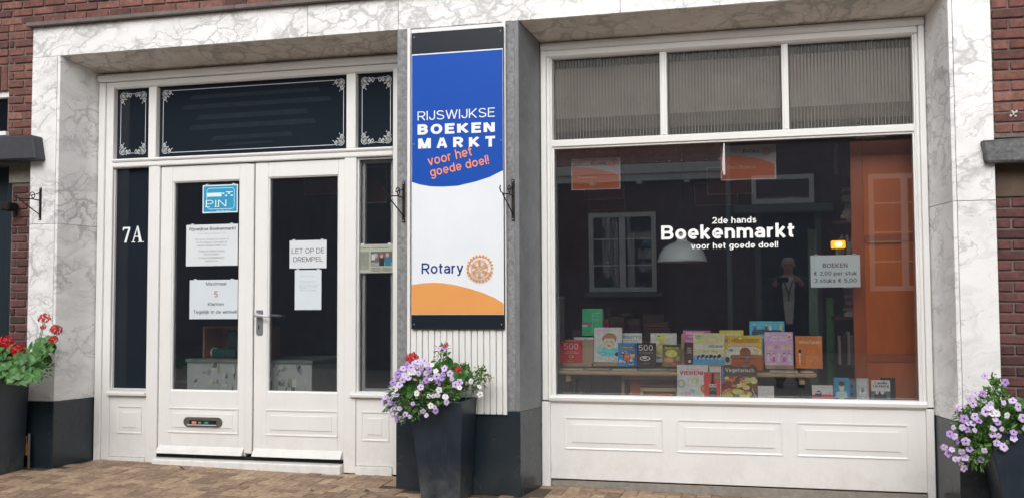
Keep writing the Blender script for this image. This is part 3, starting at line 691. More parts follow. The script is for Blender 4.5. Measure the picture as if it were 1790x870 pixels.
# left side light: backed glass with number
sp_ = MB().box(-5.315, -4.96, YG, YG+.006, .66, 2.48, DARKGLASS).build('side_pane', shop)
num = MB()
nx0, nz0 = at(214, 424, YG); nx1, nz1 = at(252, 396, YG); hN = nz1-nz0; wN = nx1-nx0
def poly(mb, pts, col='e6ebee', y=YG-.001): mb.add([(nx0+a*wN, y, nz0+b*hN) for a, b in pts], [tuple(range(len(pts)))], ink(col))
poly(num, [(0, .78), (.045, .78), (.09, .88), (.36, .88), (.36, 1.0), (.02, 1.0)]); poly(num, [(.27, .88), (.36, .88), (.19, .0), (.08, .0)])
poly(num, [(.42, 0), (.60, 0), (.60, .05), (.42, .05)]); poly(num, [(.47, .05), (.52, .05), (.715, 1.04), (.67, 1.04)], y=YG-.0012)
poly(num, [(.78, .05), (.91, .05), (.735, 1.05), (.665, 1.05)], y=YG-.0014); poly(num, [(.72, 0), (1.0, 0), (1.0, .05), (.72, .05)]); poly(num, [(.55, .34), (.84, .34), (.82, .41), (.57, .41)], y=YG-.0016)
num.build('house_number', sp_)
# side light reveals
def reveal(x0, x1, z0, z1, d=.012):
    r = MB(); r.box(x0-.03, x0, .435, YG-.001, z0, z1, PAINT); return r
def ring(x0, x1, z0, z1, w, y0, y1, name='moulding', parent=None, mat=None, slope=0, bev=0):
    """mitred rectangular frame; slope lowers the inner edge"""
    mat = mat or PAINT; m = MB()
    o = [(x0, z0), (x1, z0), (x1, z1), (x0, z1)]; i_ = [(x0+w, z0+w), (x1-w, z0+w), (x1-w, z1-w), (x0+w, z1-w)]
    vs = [(a, y0, b) for a, b in o]+[(a, y0+slope, b) for a, b in i_]+[(a, y1, b) for a, b in o]+[(a, y1, b) for a, b in i_]
    fs = []
    for k in range(4):
        n = (k+1) % 4; fs += [(k, n, 4+n, 4+k), (8+k, 12+k, 12+n, 8+n), (k, 8+k, 8+n, n), (4+k, 4+n, 12+n, 12+k)]
    m.add(vs, fs, mat); return m.build(name, parent or shop, bev)
ring(-5.307, -4.975, .665, 2.475, .009, .43, .454, 'glazing_bead')
ring(-3.152, -2.845, .668, 2.466, .012, .43, .454, 'glazing_bead')
ring(-3.14, -2.883, .68, 2.455, .022, .50, .53, 'inner_frame')
def pane(x0, x1, z0, z1, y, parent, tilt=0, name='glass_pane', th=.006):
    m = MB(); zc = (z0+z1)/2; f = lambda z: y-(z-zc)*tilt
    m.hexa([(x0, f(z0), z0), (x1, f(z0), z0), (x1, f(z0)+th, z0), (x0, f(z0)+th, z0), (x0, f(z1), z1), (x1, f(z1), z1), (x1, f(z1)+th, z1), (x0, f(z1)+th, z1)], GLASS)
    return m.build(name, parent)
pane(-3.152, -2.845, .66, 2.475, YG, shop)
def sill(x0, x1, z, y0=.37, h=.03, name='sill'):
    return MB().xprism([(y0, z-h), (y0-.003, z-h*.4), (y0+.008, z-.004), (.455, z+.012), (.455, z-h)], x0, x1, PAINT).build(name, shop)
sill(-5.318, -4.962, .652, .375, .03); sill(-3.19, -2.853, .672, .375, .028)
def raised_panel(parent, x0, x1, z0, z1, y, inset=.05):
    """panel moulding and raised field on a surface at depth y"""
    ring(x0, x1, z0, z1, .011, y-.008, y+.001, 'panel_moulding', parent, slope=.004)
    ring(x0+.011, x1-.011, z0+.011, z1-.011, inset-.011, y-.0005, y+.001, 'panel_bevel', parent, slope=-.003)
    f = MB(); f.box(x0+inset, x1-inset, y-.0085, y+.001, z0+inset*.85, z1-inset*.85, PAINT); f.build('raised_field', parent, .0012)
# boards below side lights
for x0, x1, p0, p1 in ((-5.304, -4.969, -5.243, -4.972), (-3.149, -2.853, -3.115, -2.882)):
    bx('lower_panel', shop, x0, x1, .412, .46, .128, .625 if x0 < -4 else .645, PAINT, .002)
    raised_panel(shop, p0+.01, p1 if x0 > -4 else p1-.03, .317, .532, .412, .055)
    bx('base_rail', shop, x0, x1, .395, .46, .03, .125, PAINT, .003)
# threshold
MB().xprism([(.345, .0), (.345, .122), (.352, .130), (.47, .14), (.47, 0)], -4.865, -3.252, PAINT).build('threshold', shop, .002)
bx('threshold_gap', shop, -4.864, -3.25, .41, .47, .1405, .162, DARK, 0)
# ---- door leaves
def leaf(label, x0, x1, gx0, gx1, gz0, gz1, px0, px1, hinge):
    d = bpy.data.objects.new('door', None); C.objects.link(d); d.parent = shop; d['label'] = label
    zt, zb = 2.462, .163; y0, y1 = .42, .465
    bx('door_stile', d, x0, gx0, y0, y1, zb, zt, PAINT, .003); bx('door_stile', d, gx1, x1, y0, y1, zb, zt, PAINT, .003)
    bx('door_rail', d, gx0+.0005, gx1-.0005, y0+.0006, y1, gz1, zt, PAINT, .002); bx('door_rail', d, gx0+.0005, gx1-.0005, y0+.0006, y1, zb, gz0, PAINT, .002)
    ring(gx0-.001, gx1+.001, gz0-.001, gz1+.001, .010, y0+.006, y0+.03, 'glazing_bead', d, slope=.006)
    pane(gx0, gx1, gz0, gz1, .45, d)
    raised_panel(d, px0, px1, .335, .53, y0, .05)
    MB().xprism([(.418, .232), (.385, .20), (.372, .172), (.418, .168)][::-1], x0+.01, x1-.01, PAINT).build('weather_bar', d, .002)
    return d
dl = leaf('left door leaf with letterbox and three notices', -4.862, -4.083, -4.757, -4.155, .664, 2.338, -4.772, -4.145, 0)
dr = leaf('right door leaf with lever handle and two notices', -4.018, -3.252, -3.905, -3.308, .667, 2.345, -3.913, -3.302, 0)
MB().xprism([(.398, .19), (.398, 2.452), (.42, 2.455), (.42, .19)], -4.083, -4.02, PAINT).build('door_stop', dl, .004)
# letterbox
lb = MB(); 
def stadium(x0, x1, z0, z1, n=8):
    r = (z1-z0)/2; zc = (z0+z1)/2
    return arcs(x1-r, zc, r, r, -90, 90, n)+arcs(x0+r, zc, r, r, 90, 270, n)
lb.yprism(stadium(-4.626, -4.279, .382, .461), .405, .4195, plain('satin_steel', '8d8a86', .35, .1, 20, .05, metal=.8)); lbo = lb.build('letterbox', dl, .003)
MB().box(-4.57, -4.33, .401, .4045, .402, .436, DARK).build('letter_slot', lbo)
st = MB(); art(st, [('r', .02, .1, .25, .8, 'c8602a'), ('t', 'NEE', .145, .5, .2, .6, 'f0e0d0'), ('r', .32, .1, .25, .8, '26343a'), ('e', .44, .5, .08, .3, '6f9a88'), ('r', .62, .1, .32, .8, '1d4f45'), ('t', 'JA', .78, .5, .2, .6, '8fc8b4')], .17, .026, .4008, ox=-4.55, oz=.406); st.build('letterbox_sticker', lbo)
MB().xprism([(.385, .398), (.405, .392), (.405, .400), (.39, .406)], -4.58, -4.32, ALU).build('letterbox_flap', lbo)
# handle
hp = MB(); hp.yprism(stadium(-3.995, -3.94, 1.108, 1.305, 6)[:0] or [(-3.995, 1.12), (-3.985, 1.108), (-3.95, 1.108), (-3.94, 1.12), (-3.94, 1.303), (-3.995, 1.303)], .411, .4195, plain('handle_plate_grey', '85878b', .45, .05, 30, .03, metal=.5))
ho = hp.build('door_handle', dr, .002)
MB().tube([(-3.97, .411, 1.262), (-3.97, .375, 1.262), (-3.975, .362, 1.263), (-3.95, .358, 1.262), (-3.88, .36, 1.256), (-3.855, .365, 1.252)], [.012, .011, .012, .011, .010, .009], plain('white_lever', 'c9cbce', .3, .02, 8, 0, metal=.4), 10).build('lever', ho, smooth=True)
MB().ball((-3.972, .372, 1.265), .017, plain('white_lever', 'c9cbce', .3), 12, 8).build('lever_rose', ho, smooth=True)
MB().box(-3.975, -3.967, .4095, .4105, 1.155, 1.185, DARK).build('keyhole', ho)
MB().tube([(-3.94, .47, 1.262), (-3.94, .51, 1.262), (-3.80, .51, 1.258)], .011, ALU, 8).build('inner_lever', ho, smooth=True)

# ---------------------------------------------------------------- display window
WX0, WX1 = -1.69, .945
profile_bar('window_head', -1.690, .945, [(.385, 3.19), (.378, 3.2), (.378, 3.225), (.39, 3.247), (.52, 3.247), (.52, 3.19)])
profile_bar('window_head_rail', -1.648, .90, [(.39, 3.15), (.39, 3.188), (.52, 3.188), (.52, 3.135), (.42, 3.13), (.405, 3.137)])
post(-1.690, -1.650, .65, 3.188, .382, .52); post(-1.6495, -1.625, .65, 3.15, .402, .52); post(-1.6245, -1.607, .65, 3.13, .392, .52)
post(.905, .945, .65, 3.188, .382, .52); post(.882, .9045, .65, 3.15, .402, .52); post(.868, .8815, .65, 3.13, .392, .52)
post(-.822, -.772, 2.53, 3.128, .396, .50); post(.018, .064, 2.53, 3.128, .396, .50)
post(-.808, -.786, 2.532, 3.126, .386, .3955, 'mullion_bead', .003); post(.031, .051, 2.532, 3.126, .386, .3955, 'mullion_bead', .003)
profile_bar('window_transom', -1.606, .867, [(.385, 2.482), (.383, 2.522), (.395, 2.53), (.46, 2.537), (.52, 2.537), (.52, 2.48), (.46, 2.468)])
# ribbed panes
RIBG = None
t = NT('ribbed_glass'); t.t.nodes.remove(t.b)
tr_ = t.n('ShaderNodeBsdfTransparent'); tr_.inputs[0].default_value = (.78, .77, .76, 1); gl_ = t.n('ShaderNodeBsdfGlossy'); gl_.inputs['Roughness'].default_value = .3
fr_ = t.n('ShaderNodeFresnel'); fr_.inputs[0].default_value = 1.5; mx_ = t.n('ShaderNodeMixShader')
df_ = t.n('ShaderNodeBsdfDiffuse'); df_.inputs[0].default_value = (.20, .195, .19, 1); m2_ = t.n('ShaderNodeMixShader'); m2_.inputs[0].default_value = .1
t.l(tr_.outputs[0], m2_.inputs[1]); t.l(df_.outputs[0], m2_.inputs[2])
t.l(t.math('MULTIPLY', fr_.outputs[0], .8, True), mx_.inputs[0]); t.l(m2_.outputs[0], mx_.inputs[1]); t.l(gl_.outputs[0], mx_.inputs[2]); t.l(mx_.outputs[0], t.out.inputs[0]); RIBG = t.m
RIBD = plain('groove_shade', '66635f', .6, .35, 7, 0)  # rib shading put into the colour of dark groove strips
for x0, x1 in ((-1.607, -.822), (-.772, .018), (.064, .868)):
    m = MB(); pitch = .0225; n = int((x1-x0)/pitch)*8; vs = []
    for i in range(n+1):
        x = x0+(x1-x0)*i/n; yy = .456+.004*(1-abs(math.cos(PI*i/8)))
        vs += [(x, yy, 2.53), (x, yy, 3.135)]
    k = len(vs); vs += [(x, .468, z) for i in range(n+1) for x, z in ((x0+(x1-x0)*i/n, 2.53), (x0+(x1-x0)*i/n, 3.135))]
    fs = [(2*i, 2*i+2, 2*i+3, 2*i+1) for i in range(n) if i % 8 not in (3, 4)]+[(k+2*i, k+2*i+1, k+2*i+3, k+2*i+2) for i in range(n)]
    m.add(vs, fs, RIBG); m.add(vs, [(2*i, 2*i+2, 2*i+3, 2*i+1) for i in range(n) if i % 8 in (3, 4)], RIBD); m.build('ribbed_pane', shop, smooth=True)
# boards behind the ribbed glass (a blind hung inside)
BL = plain('taupe_blind', 'd2cbc6', .9, .12, 3)
for x0, x1 in ((-1.60, -.83), (-.765, .012), (.07, .862)):
    bx('blind', shop, x0, x1, .485, .49, 2.70, 3.07, BL, 0); bx('blind_hem', shop, x0, x1, .484, .491, 2.60, 2.699, plain('blind_hem_cloth', '8f867e', .9, .1, 3), 0)
big = pane(-1.607, .870, .672, 2.475, .462, shop, math.tan(math.radians(1.24)), 'display_glass')
big['label'] = 'large single pane of the display window'
ring(-1.608, .871, .668, 2.478, .012, .40, .425, 'glazing_bead')
MB().xprism([(.362, .648), (.356, .672), (.366, .684), (.395, .689), (.45, .69), (.45, .648)], -1.64, .905, PAINT).build('window_sill', shop, .002)
MB().xprism([(.385, .632), (.376, .640), (.37, .6475), (.45, .6475), (.45, .632)], -1.635, .90, PAINT).build('sill_moulding', shop)
bx('lower_board', shop, -1.632, .895, .39, .46, .093, .6315, PAINT, .003)
for p0, p1 in ((-1.528, -.829), (-.731, -.021), (.076, .782)):
    raised_panel(shop, p0, p1, .308, .530, .39, .056)
bx('frame_foot', shop, -1.694, -1.6325, .375, .47, .02, .64, PAINT, .004); bx('frame_foot', shop, .8955, .945, .375, .47, -.02, .64, PAINT, .004)
MB().box(-1.632, .896, .40, .55, -.08, .082, CONCRETE).build('window_footing', shop, .006)
bx('footing_gap', shop, -1.63, .895, .42, .46, .0825, .0925, DARK, 0)

# ---------------------------------------------------------------- interior shell
def si(name, *a): return struct(bx(name, None, *a, 0))
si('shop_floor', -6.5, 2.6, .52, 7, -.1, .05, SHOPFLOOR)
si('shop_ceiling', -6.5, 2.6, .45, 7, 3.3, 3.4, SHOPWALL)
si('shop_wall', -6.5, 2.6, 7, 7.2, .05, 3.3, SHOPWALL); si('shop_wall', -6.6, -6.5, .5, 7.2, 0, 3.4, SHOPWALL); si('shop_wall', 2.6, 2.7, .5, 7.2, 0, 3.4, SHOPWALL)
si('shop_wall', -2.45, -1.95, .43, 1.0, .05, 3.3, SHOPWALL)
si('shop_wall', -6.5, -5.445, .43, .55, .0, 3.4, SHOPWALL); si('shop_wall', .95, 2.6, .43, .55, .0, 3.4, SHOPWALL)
bx('window_ledge', shop, -1.60, .865, .485, .62, .62, .668, m_wood('ledge_wood', '6b5c4a', '84745e'), .002)
bx('roof_slab', shop, -6.6, 2.7, .10, 7.2, 3.41, 4.4, CONCRETE, 0)

# ================================================================== BRICK WALLS
def brick_mesh(L, k, mat, H=.054, D=.1):
    rr = random.Random(k); bm = bmesh.new(); bmesh.ops.create_cube(bm, size=1)
    for v in bm.verts: v.co = Vector((v.co.x*L, v.co.y*D, v.co.z*H))+Vector((rr.uniform(-.003, .003), rr.uniform(-.003, .003), rr.uniform(-.002, .002)))
    bmesh.ops.bevel(bm, geom=bm.edges[:], offset=.005, segments=1, affect='EDGES')
    me = bpy.data.meshes.new('brick'); bm.to_mesh(me); bm.free(); me.materials.append(mat); return me
BMESH = {}
def brick_at(parent, x, y, z, L, mat, stuff, rot=0):
    key = (round(L, 3), random.randrange(3), mat.name)
    if key not in BMESH: BMESH[key] = brick_mesh(L, hash(key[:2]) % 999, mat)
    me = BMESH[key]; jit = random.uniform(-.004, .003)
    M = Matrix.Translation((x, y+.05+jit, z)) @ Euler((random.uniform(-.01, .01), rot+random.uniform(-.006, .006), random.uniform(-.012, .012))).to_matrix().to_4x4()
    p = project((x, y, z))
    if p and -40 < p[0] < 1830 and -25 < p[1] < 890:
        o = bpy.data.objects.new('brick', me); C.objects.link(o); o.parent = parent; o.matrix_local = M
    else: stuff.add([M @ v.co for v in me.vertices], [tuple(q.vertices) for q in me.polygons], mat)
def brick_field(parent, x0, x1, z0, z1, y, mat, fromright=False, course=.0655, L=.19, j=.011):
    """running bond with cut ends between x0 and x1"""
    st = MB(); k = 0; z = z0+course/2
    while z < z1:
        off = 0 if k % 2 else (L+j)/2
        xs = []; 
        if fromright:
            x = x1-.0; a = x1; first = L if k % 2 else (L-j)/2
            while a > x0+.03:
                l = min(first, a-x0); xs.append((a-l/2, l)); a -= l+j; first = L
        else:
            a = x0; first = L if k % 2 else (L-j)/2
            while a < x1-.03:
                l = min(first, x1-a); xs.append((a+l/2, l)); a += l+j; first = L
        for c, l in xs: brick_at(parent, c, y, z, round(l, 2), mat, st)
        z += course; k += 1
    if st.f: o = st.build('brick_field', parent); o['kind'] = 'stuff'
YB = .03
upper = thing('upper_brick_wall', 'red brick wall running above the marble lintel along the top edge', 'brick wall', (0, 0, 0))
bx('mortar_bed', upper, -7.4, 2.7, YB+.012, .30, 3.562, 4.45, MORTAR, 0)
brick_field(upper, -7.4, 2.7, 3.608, 4.4, YB, BRICK)
lw = thing('brick_wall', 'narrow dark red brick wall left of the marble pier behind the geraniums', 'brick wall')
bx('mortar_bed', lw, -6.02, -5.77, YB+.012, .42, 2.68, 3.561, MORTAR, 0); bx('mortar_bed', lw, -7.4, -6.021, YB+.012, .42, 3.08, 3.561, MORTAR, 0)
brick_field(lw, -6.02, -5.775, 2.70, 3.60, YB, BRICK, True); 
brick_field(lw, -7.4, -6.03, 3.29, 3.60, YB, BRICK, True)
st_ = MB()
for i in range(18): brick_at(lw, -6.06-i*.064, YB, 3.18, .2, BRICK, st_, PI/2)
if st_.f: o = st_.build('brick_field', lw); o['kind'] = 'stuff'
bx('mortar_bed', lw, -6.03, -5.77, .112, .42, 0, 2.49, MORTAR, 0)
brick_field(lw, -6.02, -5.775, .02, 2.33, .10, BRICKD, True)
bx('concrete_band', lw, -6.05, -5.772, .095, .12, 2.335, 2.488, CONCRETE, .003)
cp = MB(); cp.hexa([(-7.4, -.12, 2.50), (-5.625, -.12, 2.485), (-5.625, .03, 2.485), (-7.4, .03, 2.50), (-7.4, -.12, 2.70), (-5.66, -.12, 2.678), (-5.66, .03, 2.678), (-7.4, .03, 2.70)], DARKSLAB)
cpo = cp.build('canopy_slab', lw, .012); cpo['label'] = 'dark grey painted concrete slab over the neighbouring doorway'
for v in (): pass
bx('mortar_bed', lw, -9.6, -7.401, YB+.012, .42, -.05, 4.45, MORTAR, 0); brick_field(lw, -9.6, -7.41, .0, 4.4, YB, BRICK)
# neighbour's window and door at the far left
nw = bpy.data.objects.new('window', None); C.objects.link(nw); nw.parent = lw; nw['label'] = 'small lit neighbour window under the soldier course'
bx('window_frame', nw, -7.4, -6.03, .06, .12, 3.03, 3.08, PAINT, .002); bx('window_sill', nw, -7.4, -6.0, -.01, .12, 2.705, 2.74, PAINT, .003)
bx('window_pane', nw, -7.4, -6.03, .10, .106, 2.741, 3.029, GLASS, 0); bx('painted_glow_board', nw, -7.4, -6.03, .2, .21, 2.741, 3.029, plain('amber_glow_paint', '8a4a1c', .8, .6, 9, 0), 0)  # orange glow of the room painted as flat colour on a board
bx('window_frame', nw, -6.045, -6.03, .06, .12, 2.741, 3.03, CONCRETE, .002)
NAVYD = plain('navy_painted_door', '1f2a33', .35, .08, 4, .03)
nd = bpy.data.objects.new('side_door', None); C.objects.link(nd); nd.parent = lw; nd['label'] = 'navy neighbour door at the left edge'
bx('door_leaf', nd, -7.0, -6.12, .22, .27, 0.05, 2.49, NAVYD, .004); bx('door_frame', nd, -6.12, -6.031, .16, .3, 0.05, 2.49, NAVYD, .006)
# right wall
rw = thing('brick_wall', 'red brick wall at the right edge with a rough stone lintel end', 'brick wall')
bx('mortar_bed', rw, 2.701, 5, YB+.012, .42, -.2, 4.45, MORTAR, 0); brick_field(rw, 2.71, 5, -.12, 4.4, YB, BRICK)
bx('mortar_bed', rw, 1.287, 2.7, YB+.012, .42, 2.36, 3.561, MORTAR, 0); bx('mortar_bed', rw, 1.287, 2.7, .112, .42, -.1, 2.2, MORTAR, 0)
brick_field(rw, 1.298, 2.7, 2.385, 3.60, YB, BRICK); brick_field(rw, 1.295, 2.7, -.04, 1.98, .10, BRICKD)
bx('concrete_band', rw, 1.29, 2.7, .095, .13, 1.995, 2.205, plain('brown_render', '5c4d42', .9, .2, 9, .3), .003)
rs = MB(); rs.hexa([(1.225, -.06, 2.195), (2.7, -.07, 2.20), (2.7, .2, 2.20), (1.225, .02, 2.195), (1.205, -.05, 2.335), (2.7, -.07, 2.365), (2.7, .2, 2.365), (1.205, .03, 2.335)], ROUGHSTONE)
me = rs.mesh('stone_lintel', .014, 2); bm = bmesh.new(); bm.from_mesh(me); bmesh.ops.subdivide_edges(bm, edges=bm.edges[:], cuts=5, use_grid_fill=True)
for v in bm.verts: v.co += Vector((random.uniform(-1, 1), random.uniform(-1, 1), random.uniform(-1, 1)))*.0035
bm.to_mesh(me); bm.free(); o = bpy.data.objects.new('stone_lintel', me); C.objects.link(o); o.parent = rw
bd = MB()
for i in range(9):
    a, b = at(1772+random.uniform(-6, 6), 196+random.uniform(-9, 10), YB-.006); bd.ball((a, YB-.004, b), random.uniform(.004, .009), ink('c9c6c0', .8), 7, 5, (1, .3, random.uniform(.7, 1.8)))
bd.build('bird_dropping', rw)

# ================================================================== SIGN
sx0, sx1, sz0, sz1 = -2.533, -1.853, 1.169, 3.272
sign = thing('shop_sign', 'tall blue, white and orange banner board on the central pillar', 'sign', (sx0, -.035, sz0))
SW, SH = sx1-sx0, sz1-sz0
MB().box(0, SW, -.02, 0, 0, SH, NAVY).build('sign_board', sign, .002)
for q_, r__ in ((.03, .985), (.97, .985), (.03, .015), (.97, .015), (.03, .62), (.97, .62)): MB().ball((SW*q_, -.0205, SH*r__), .006, plain('steel_screw', '8a8c90', .4, .05, 20, 0, metal=.7), 8, 5, (1, .5, 1)).build('screw', sign, smooth=True)
def sx(px, py): a, b = at(px, py, -.056); return (a-sx0)/SW, (b-sz0)/SH
shp = []
wtop = sx(718, 96)[1]; wbot = sx(800, 549.5)[1]
shp.append(('r', .005, wbot, .99, wtop-wbot, 'dfe4ea'))
bl = [sx(718.6, 318.5), sx(735, 323), sx(752, 326), sx(772, 326.6), sx(800, 325), sx(830, 318), sx(856, 309.5), sx(879, 298)]
bl[0] = (.008, bl[0][1]); bl[-1] = (.992, bl[-1][1])
BLUE = '0a4aaa'
shp.append(('p', bl+[(.992, wtop-.004), (.008, wtop-.004)], BLUE))
ora = [(.008, wbot+.001), (.992, wbot+.001)]+[(.992, sx(881, 530)[1])]+[sx(x, y) for x, y in ((865, 520), (845, 511.5), (820, 503.5), (795, 497.5), (775, 494.5), (760, 493.5), (740, 494.5))]+[(.008, sx(718.6, 497.5)[1])]
shp.append(('p', ora, 'dd9a58'))
SB = MB(); art(SB, shp, SW, SH, -.0205); SB.build('sign_print', sign)
def stext(txt, x0, y0, x1, y1, col, **o):
    a = sx(x0, y1); b = sx(x1, y0); return ('t', txt, (a[0]+b[0])/2, (a[1]+b[1])/2, b[0]-a[0], b[1]-a[1], col, o)
def stc(txt, cx, cy, w, h, col, **o):
    a = sx(cx-w/2, cy); b = sx(cx+w/2, cy); c = sx(cx, cy+h/2); d = sx(cx, cy-h/2); m_ = sx(cx, cy)
    return ('t', txt, m_[0], m_[1], b[0]-a[0], d[1]-c[1], col, o)
def lett(parent, shapes, name='lettering'):
    m = MB(); art(m, shapes, SW, SH, -.0222, .0001); return m.build(name, parent)
WT = 'e6eaf0'
lett(sign, [stext('RIJSWIJKSE', 730, 187.6, 865, 212, WT, bold=-.003)])
def sp_letters(word, x0, x1, ybot0, ybot1, hh, bold=.035):
    """letter spaced heavy word drawn letter by letter"""
    n = len(word); wds = {'M': 1.25, 'A': 1.05, 'O': 1.05, 'E': .85, 'T': .95, 'K': 1.05, 'N': 1.0, 'R': .98, 'B': .93}
    tot = sum(wds[c] for c in word); gap = (x1-x0)*(.17 if n == 6 else .30)/(n-1); uw = ((x1-x0)-gap*(n-1))/tot; out = []; x = x0
    for c in word:
        w = wds[c]*uw; f = ((x+w/2)-x0)/(x1-x0); yb = ybot0+(ybot1-ybot0)*f
        out.append(stext(c, x, yb-hh, x+w, yb, WT, bold=.038)); x += w+gap
    return out
lett(sign, sp_letters('BOEKEN', 730, 865, 236.5, 232, 19)); lett(sign, sp_letters('MARKT', 731, 865.5, 261, 257, 19.5))
lett(sign, [stc('voor het', 786, 273, 78, 17, 'f2935c', bold=.006, rot=11), stc('goede doel!', 803, 292.5, 104, 20.5, 'f2935c', bold=.006, rot=10)])
lett(sign, [stext('Rotary', 737, 458.5, 810, 483, '17357a', bold=.01)])
gc = sx(839, 469); gr_ = abs(sx(839, 444.5)[1]-gc[1])
lett(sign, gear(gc[0], gc[1], gr_, 'd8934a', asp=SW/SH, text=True), 'cogwheel_emblem')

# ================================================================== lettering on the display glass
def ontext(root_x, items, Y, name, label, cat, col='eceff1', parent=None):
    pass
GL = lambda z: .462-(z-1.5735)*math.tan(math.radians(1.24))
wl = bpy.data.objects.new('window_lettering', None); C.objects.link(wl); wl.parent = shop; wl['label'] = 'white vinyl lettering 2de hands Boekenmarkt'
for txt, x0, y0, x1, y1, bold in (('2de hands', 1244, 378, 1322, 391, .015), ('Boekenmarkt', 1156, 389, 1388, 420, .021), ('voor het goede doel!', 1208, 421.5, 1360, 438, .015)):
    a = at(x0, y1, GL(1.9)); b = at(x1, y0, GL(1.9)); zc = (a[1]+b[1])/2; m = MB()
    vs, fs, _ = text_mesh(txt, bold)
    w, h = b[0]-a[0], b[1]-a[1]
    pts = []
    for u_, v_, d_ in vs:
        z = zc+v_*h; pts.append(((a[0]+b[0])/2+u_*w, GL(z)-.0008-d_, z))
    m.add(pts, fs, ink('eef1f3')); m.build('lettering', wl)

# ================================================================== notices
def notice(label, x0, y0, x1, y1, Y, col, shapes, cat='notice', name='notice', tilt=0, th=.0006):
    a = at(x0, y1, Y); b = at(x1, y0, Y); w, h = b[0]-a[0], b[1]-a[1]
    r = thing(name, label, cat, (a[0], Y, a[1]), (0, tilt, 0))
    # sheet of paper with a slight curl at the edges
    m = MB(); n = 6; vs = []; fs = []
    cur = lambda i, j: -.0012*((i/n-.5)**2*4+(j/n-.5)**2*4)*.5
    for j in range(n+1):
        for i in range(n+1): vs.append((w*i/n, -th, h*j/n))
    for j in range(n):
        for i in range(n): fs.append((j*(n+1)+i, j*(n+1)+i+1, (j+1)*(n+1)+i+1, (j+1)*(n+1)+i))
    k = len(vs); vs += [(x, 0, z) for x, y, z in vs]; fs += [tuple(k+q for q in reversed(f)) for f in fs]
    m.add(vs, fs, ink(col, .6)); m.build('paper_sheet', r)
    p = MB(); art(p, shapes, w, h, -th-.0002, .0002); p.build('printed_text', r)
    for q in (.12, .88):
        MB().box(w*q-.012, w*q+.012, -th-.0009, -th-.0004, h-.006, h+.008, ink('c9cfd2', .3)).build('tape', r)
    return r
GY = .4485
G1, G2 = '4c4e53', '9aa0a6'
notice('blue card payment sticker with the word PIN at the top of the left door', 354, 322, 416, 373, GY, 'd9e8ef', [('r', .03, .04, .94, .92, '2f95bd'),
    ('l', [(.12, .34), (.12, .82), (.18, .88), (.86, .88), (.9, .82), (.9, .2), (.86, .14), (.2, .14), (.14, .2)], .004, 'cfe8f2'),
    ('r', .12, .58, .42, .14, 'd5e9f1'), ('r', .56, .66, .06, .05, 'd5e9f1'), ('r', .64, .58, .06, .05, 'd5e9f1'), ('r', .72, .66, .06, .05, 'd5e9f1'), ('r', .8, .58, .06, .05, 'd5e9f1'), ('r', .66, .72, .2, .03, 'd5e9f1'),
    ('t', 'PIN', .39, .34, .58, .25, 'e9f4f8', dict(bold=-.01, space=1.25)), ('r', .08, .21, .13, .02, 'e9f4f8'), ('r', .35, .21, .13, .02, 'e9f4f8'), ('t', 'welkom', .6, .07, .4, .05, 'd5e9f1')], 'sticker', 'sticker')
notice('white opening notice headed Rijswijkse Boekenmarkt on the left door', 325, 391, 416, 465, GY, 'd4dade', [('t', 'Rijswijkse Boekenmarkt', .51, .885, .9, .10, '26282c', dict(bold=.012)), ('t', 'Open van dinsdag t/m zaterdag 11 - 16 uur', .5, .78, .54, .035, G2),
    ('t', 'Wij nemen graag uw boeken in!', .5, .64, .66, .05, G2), ('t', 'Echter wegens ruimtegebrek', .5, .565, .6, .05, G2), ('t', 'hebben wij geen plaats voor', .5, .49, .58, .05, G2),
    ('t', 'Franse en Duitse boeken', .5, .36, .5, .045, G2), ('t', 'Encyclopedieën', .5, .28, .3, .045, G2), ('t', 'School- en studieboeken', .5, .2, .5, .045, G2), ('t', 'Tijdschriften', .5, .12, .26, .045, G2)])
notice('white notice about the maximum of 5 customers, lowest on the left door', 331, 488, 416, 557, GY, 'cdd6de', [('t', 'Maximaal', .55, .9, .42, .09, G1, dict(bold=.004)), ('t', '5', .55, .63, .075, .15, 'b4605a', dict(bold=.006)), ('t', 'Klanten', .55, .38, .33, .09, G1, dict(bold=.004)), ('t', 'Tegelijk in de winkel!', .53, .17, .9, .11, G1, dict(bold=.004))])
notice('white threshold warning LET OP DE DREMPEL on the right door', 506, 419, 571, 469, GY, 'd3d8dd', [('t', 'LET OP DE', .5, .62, .88, .18, '55585c'), ('t', 'DREMPEL', .5, .32, .8, .18, '55585c')])
notice('plain white handwritten sheet below the threshold warning', 515, 471, 562, 541, GY, 'cfd8df', [('t', 'Op zoek naar boeken', .45, .84, .5, .02, G2), ('t', 'Wij zijn gesloten op', .5, .72, .66, .022, G2), ('t', 'maandag, kom gerust', .5, .68, .62, .022, G2), ('t', 'Bij een levering van dozen', .52, .61, .7, .022, G2), ('t', 'graag eerst even bellen', .5, .575, .66, .022, G2), ('t', 'met ons', .3, .54, .22, .022, G2), ('t', 'Dank voor uw bezoek', .5, .49, .6, .022, G2)])
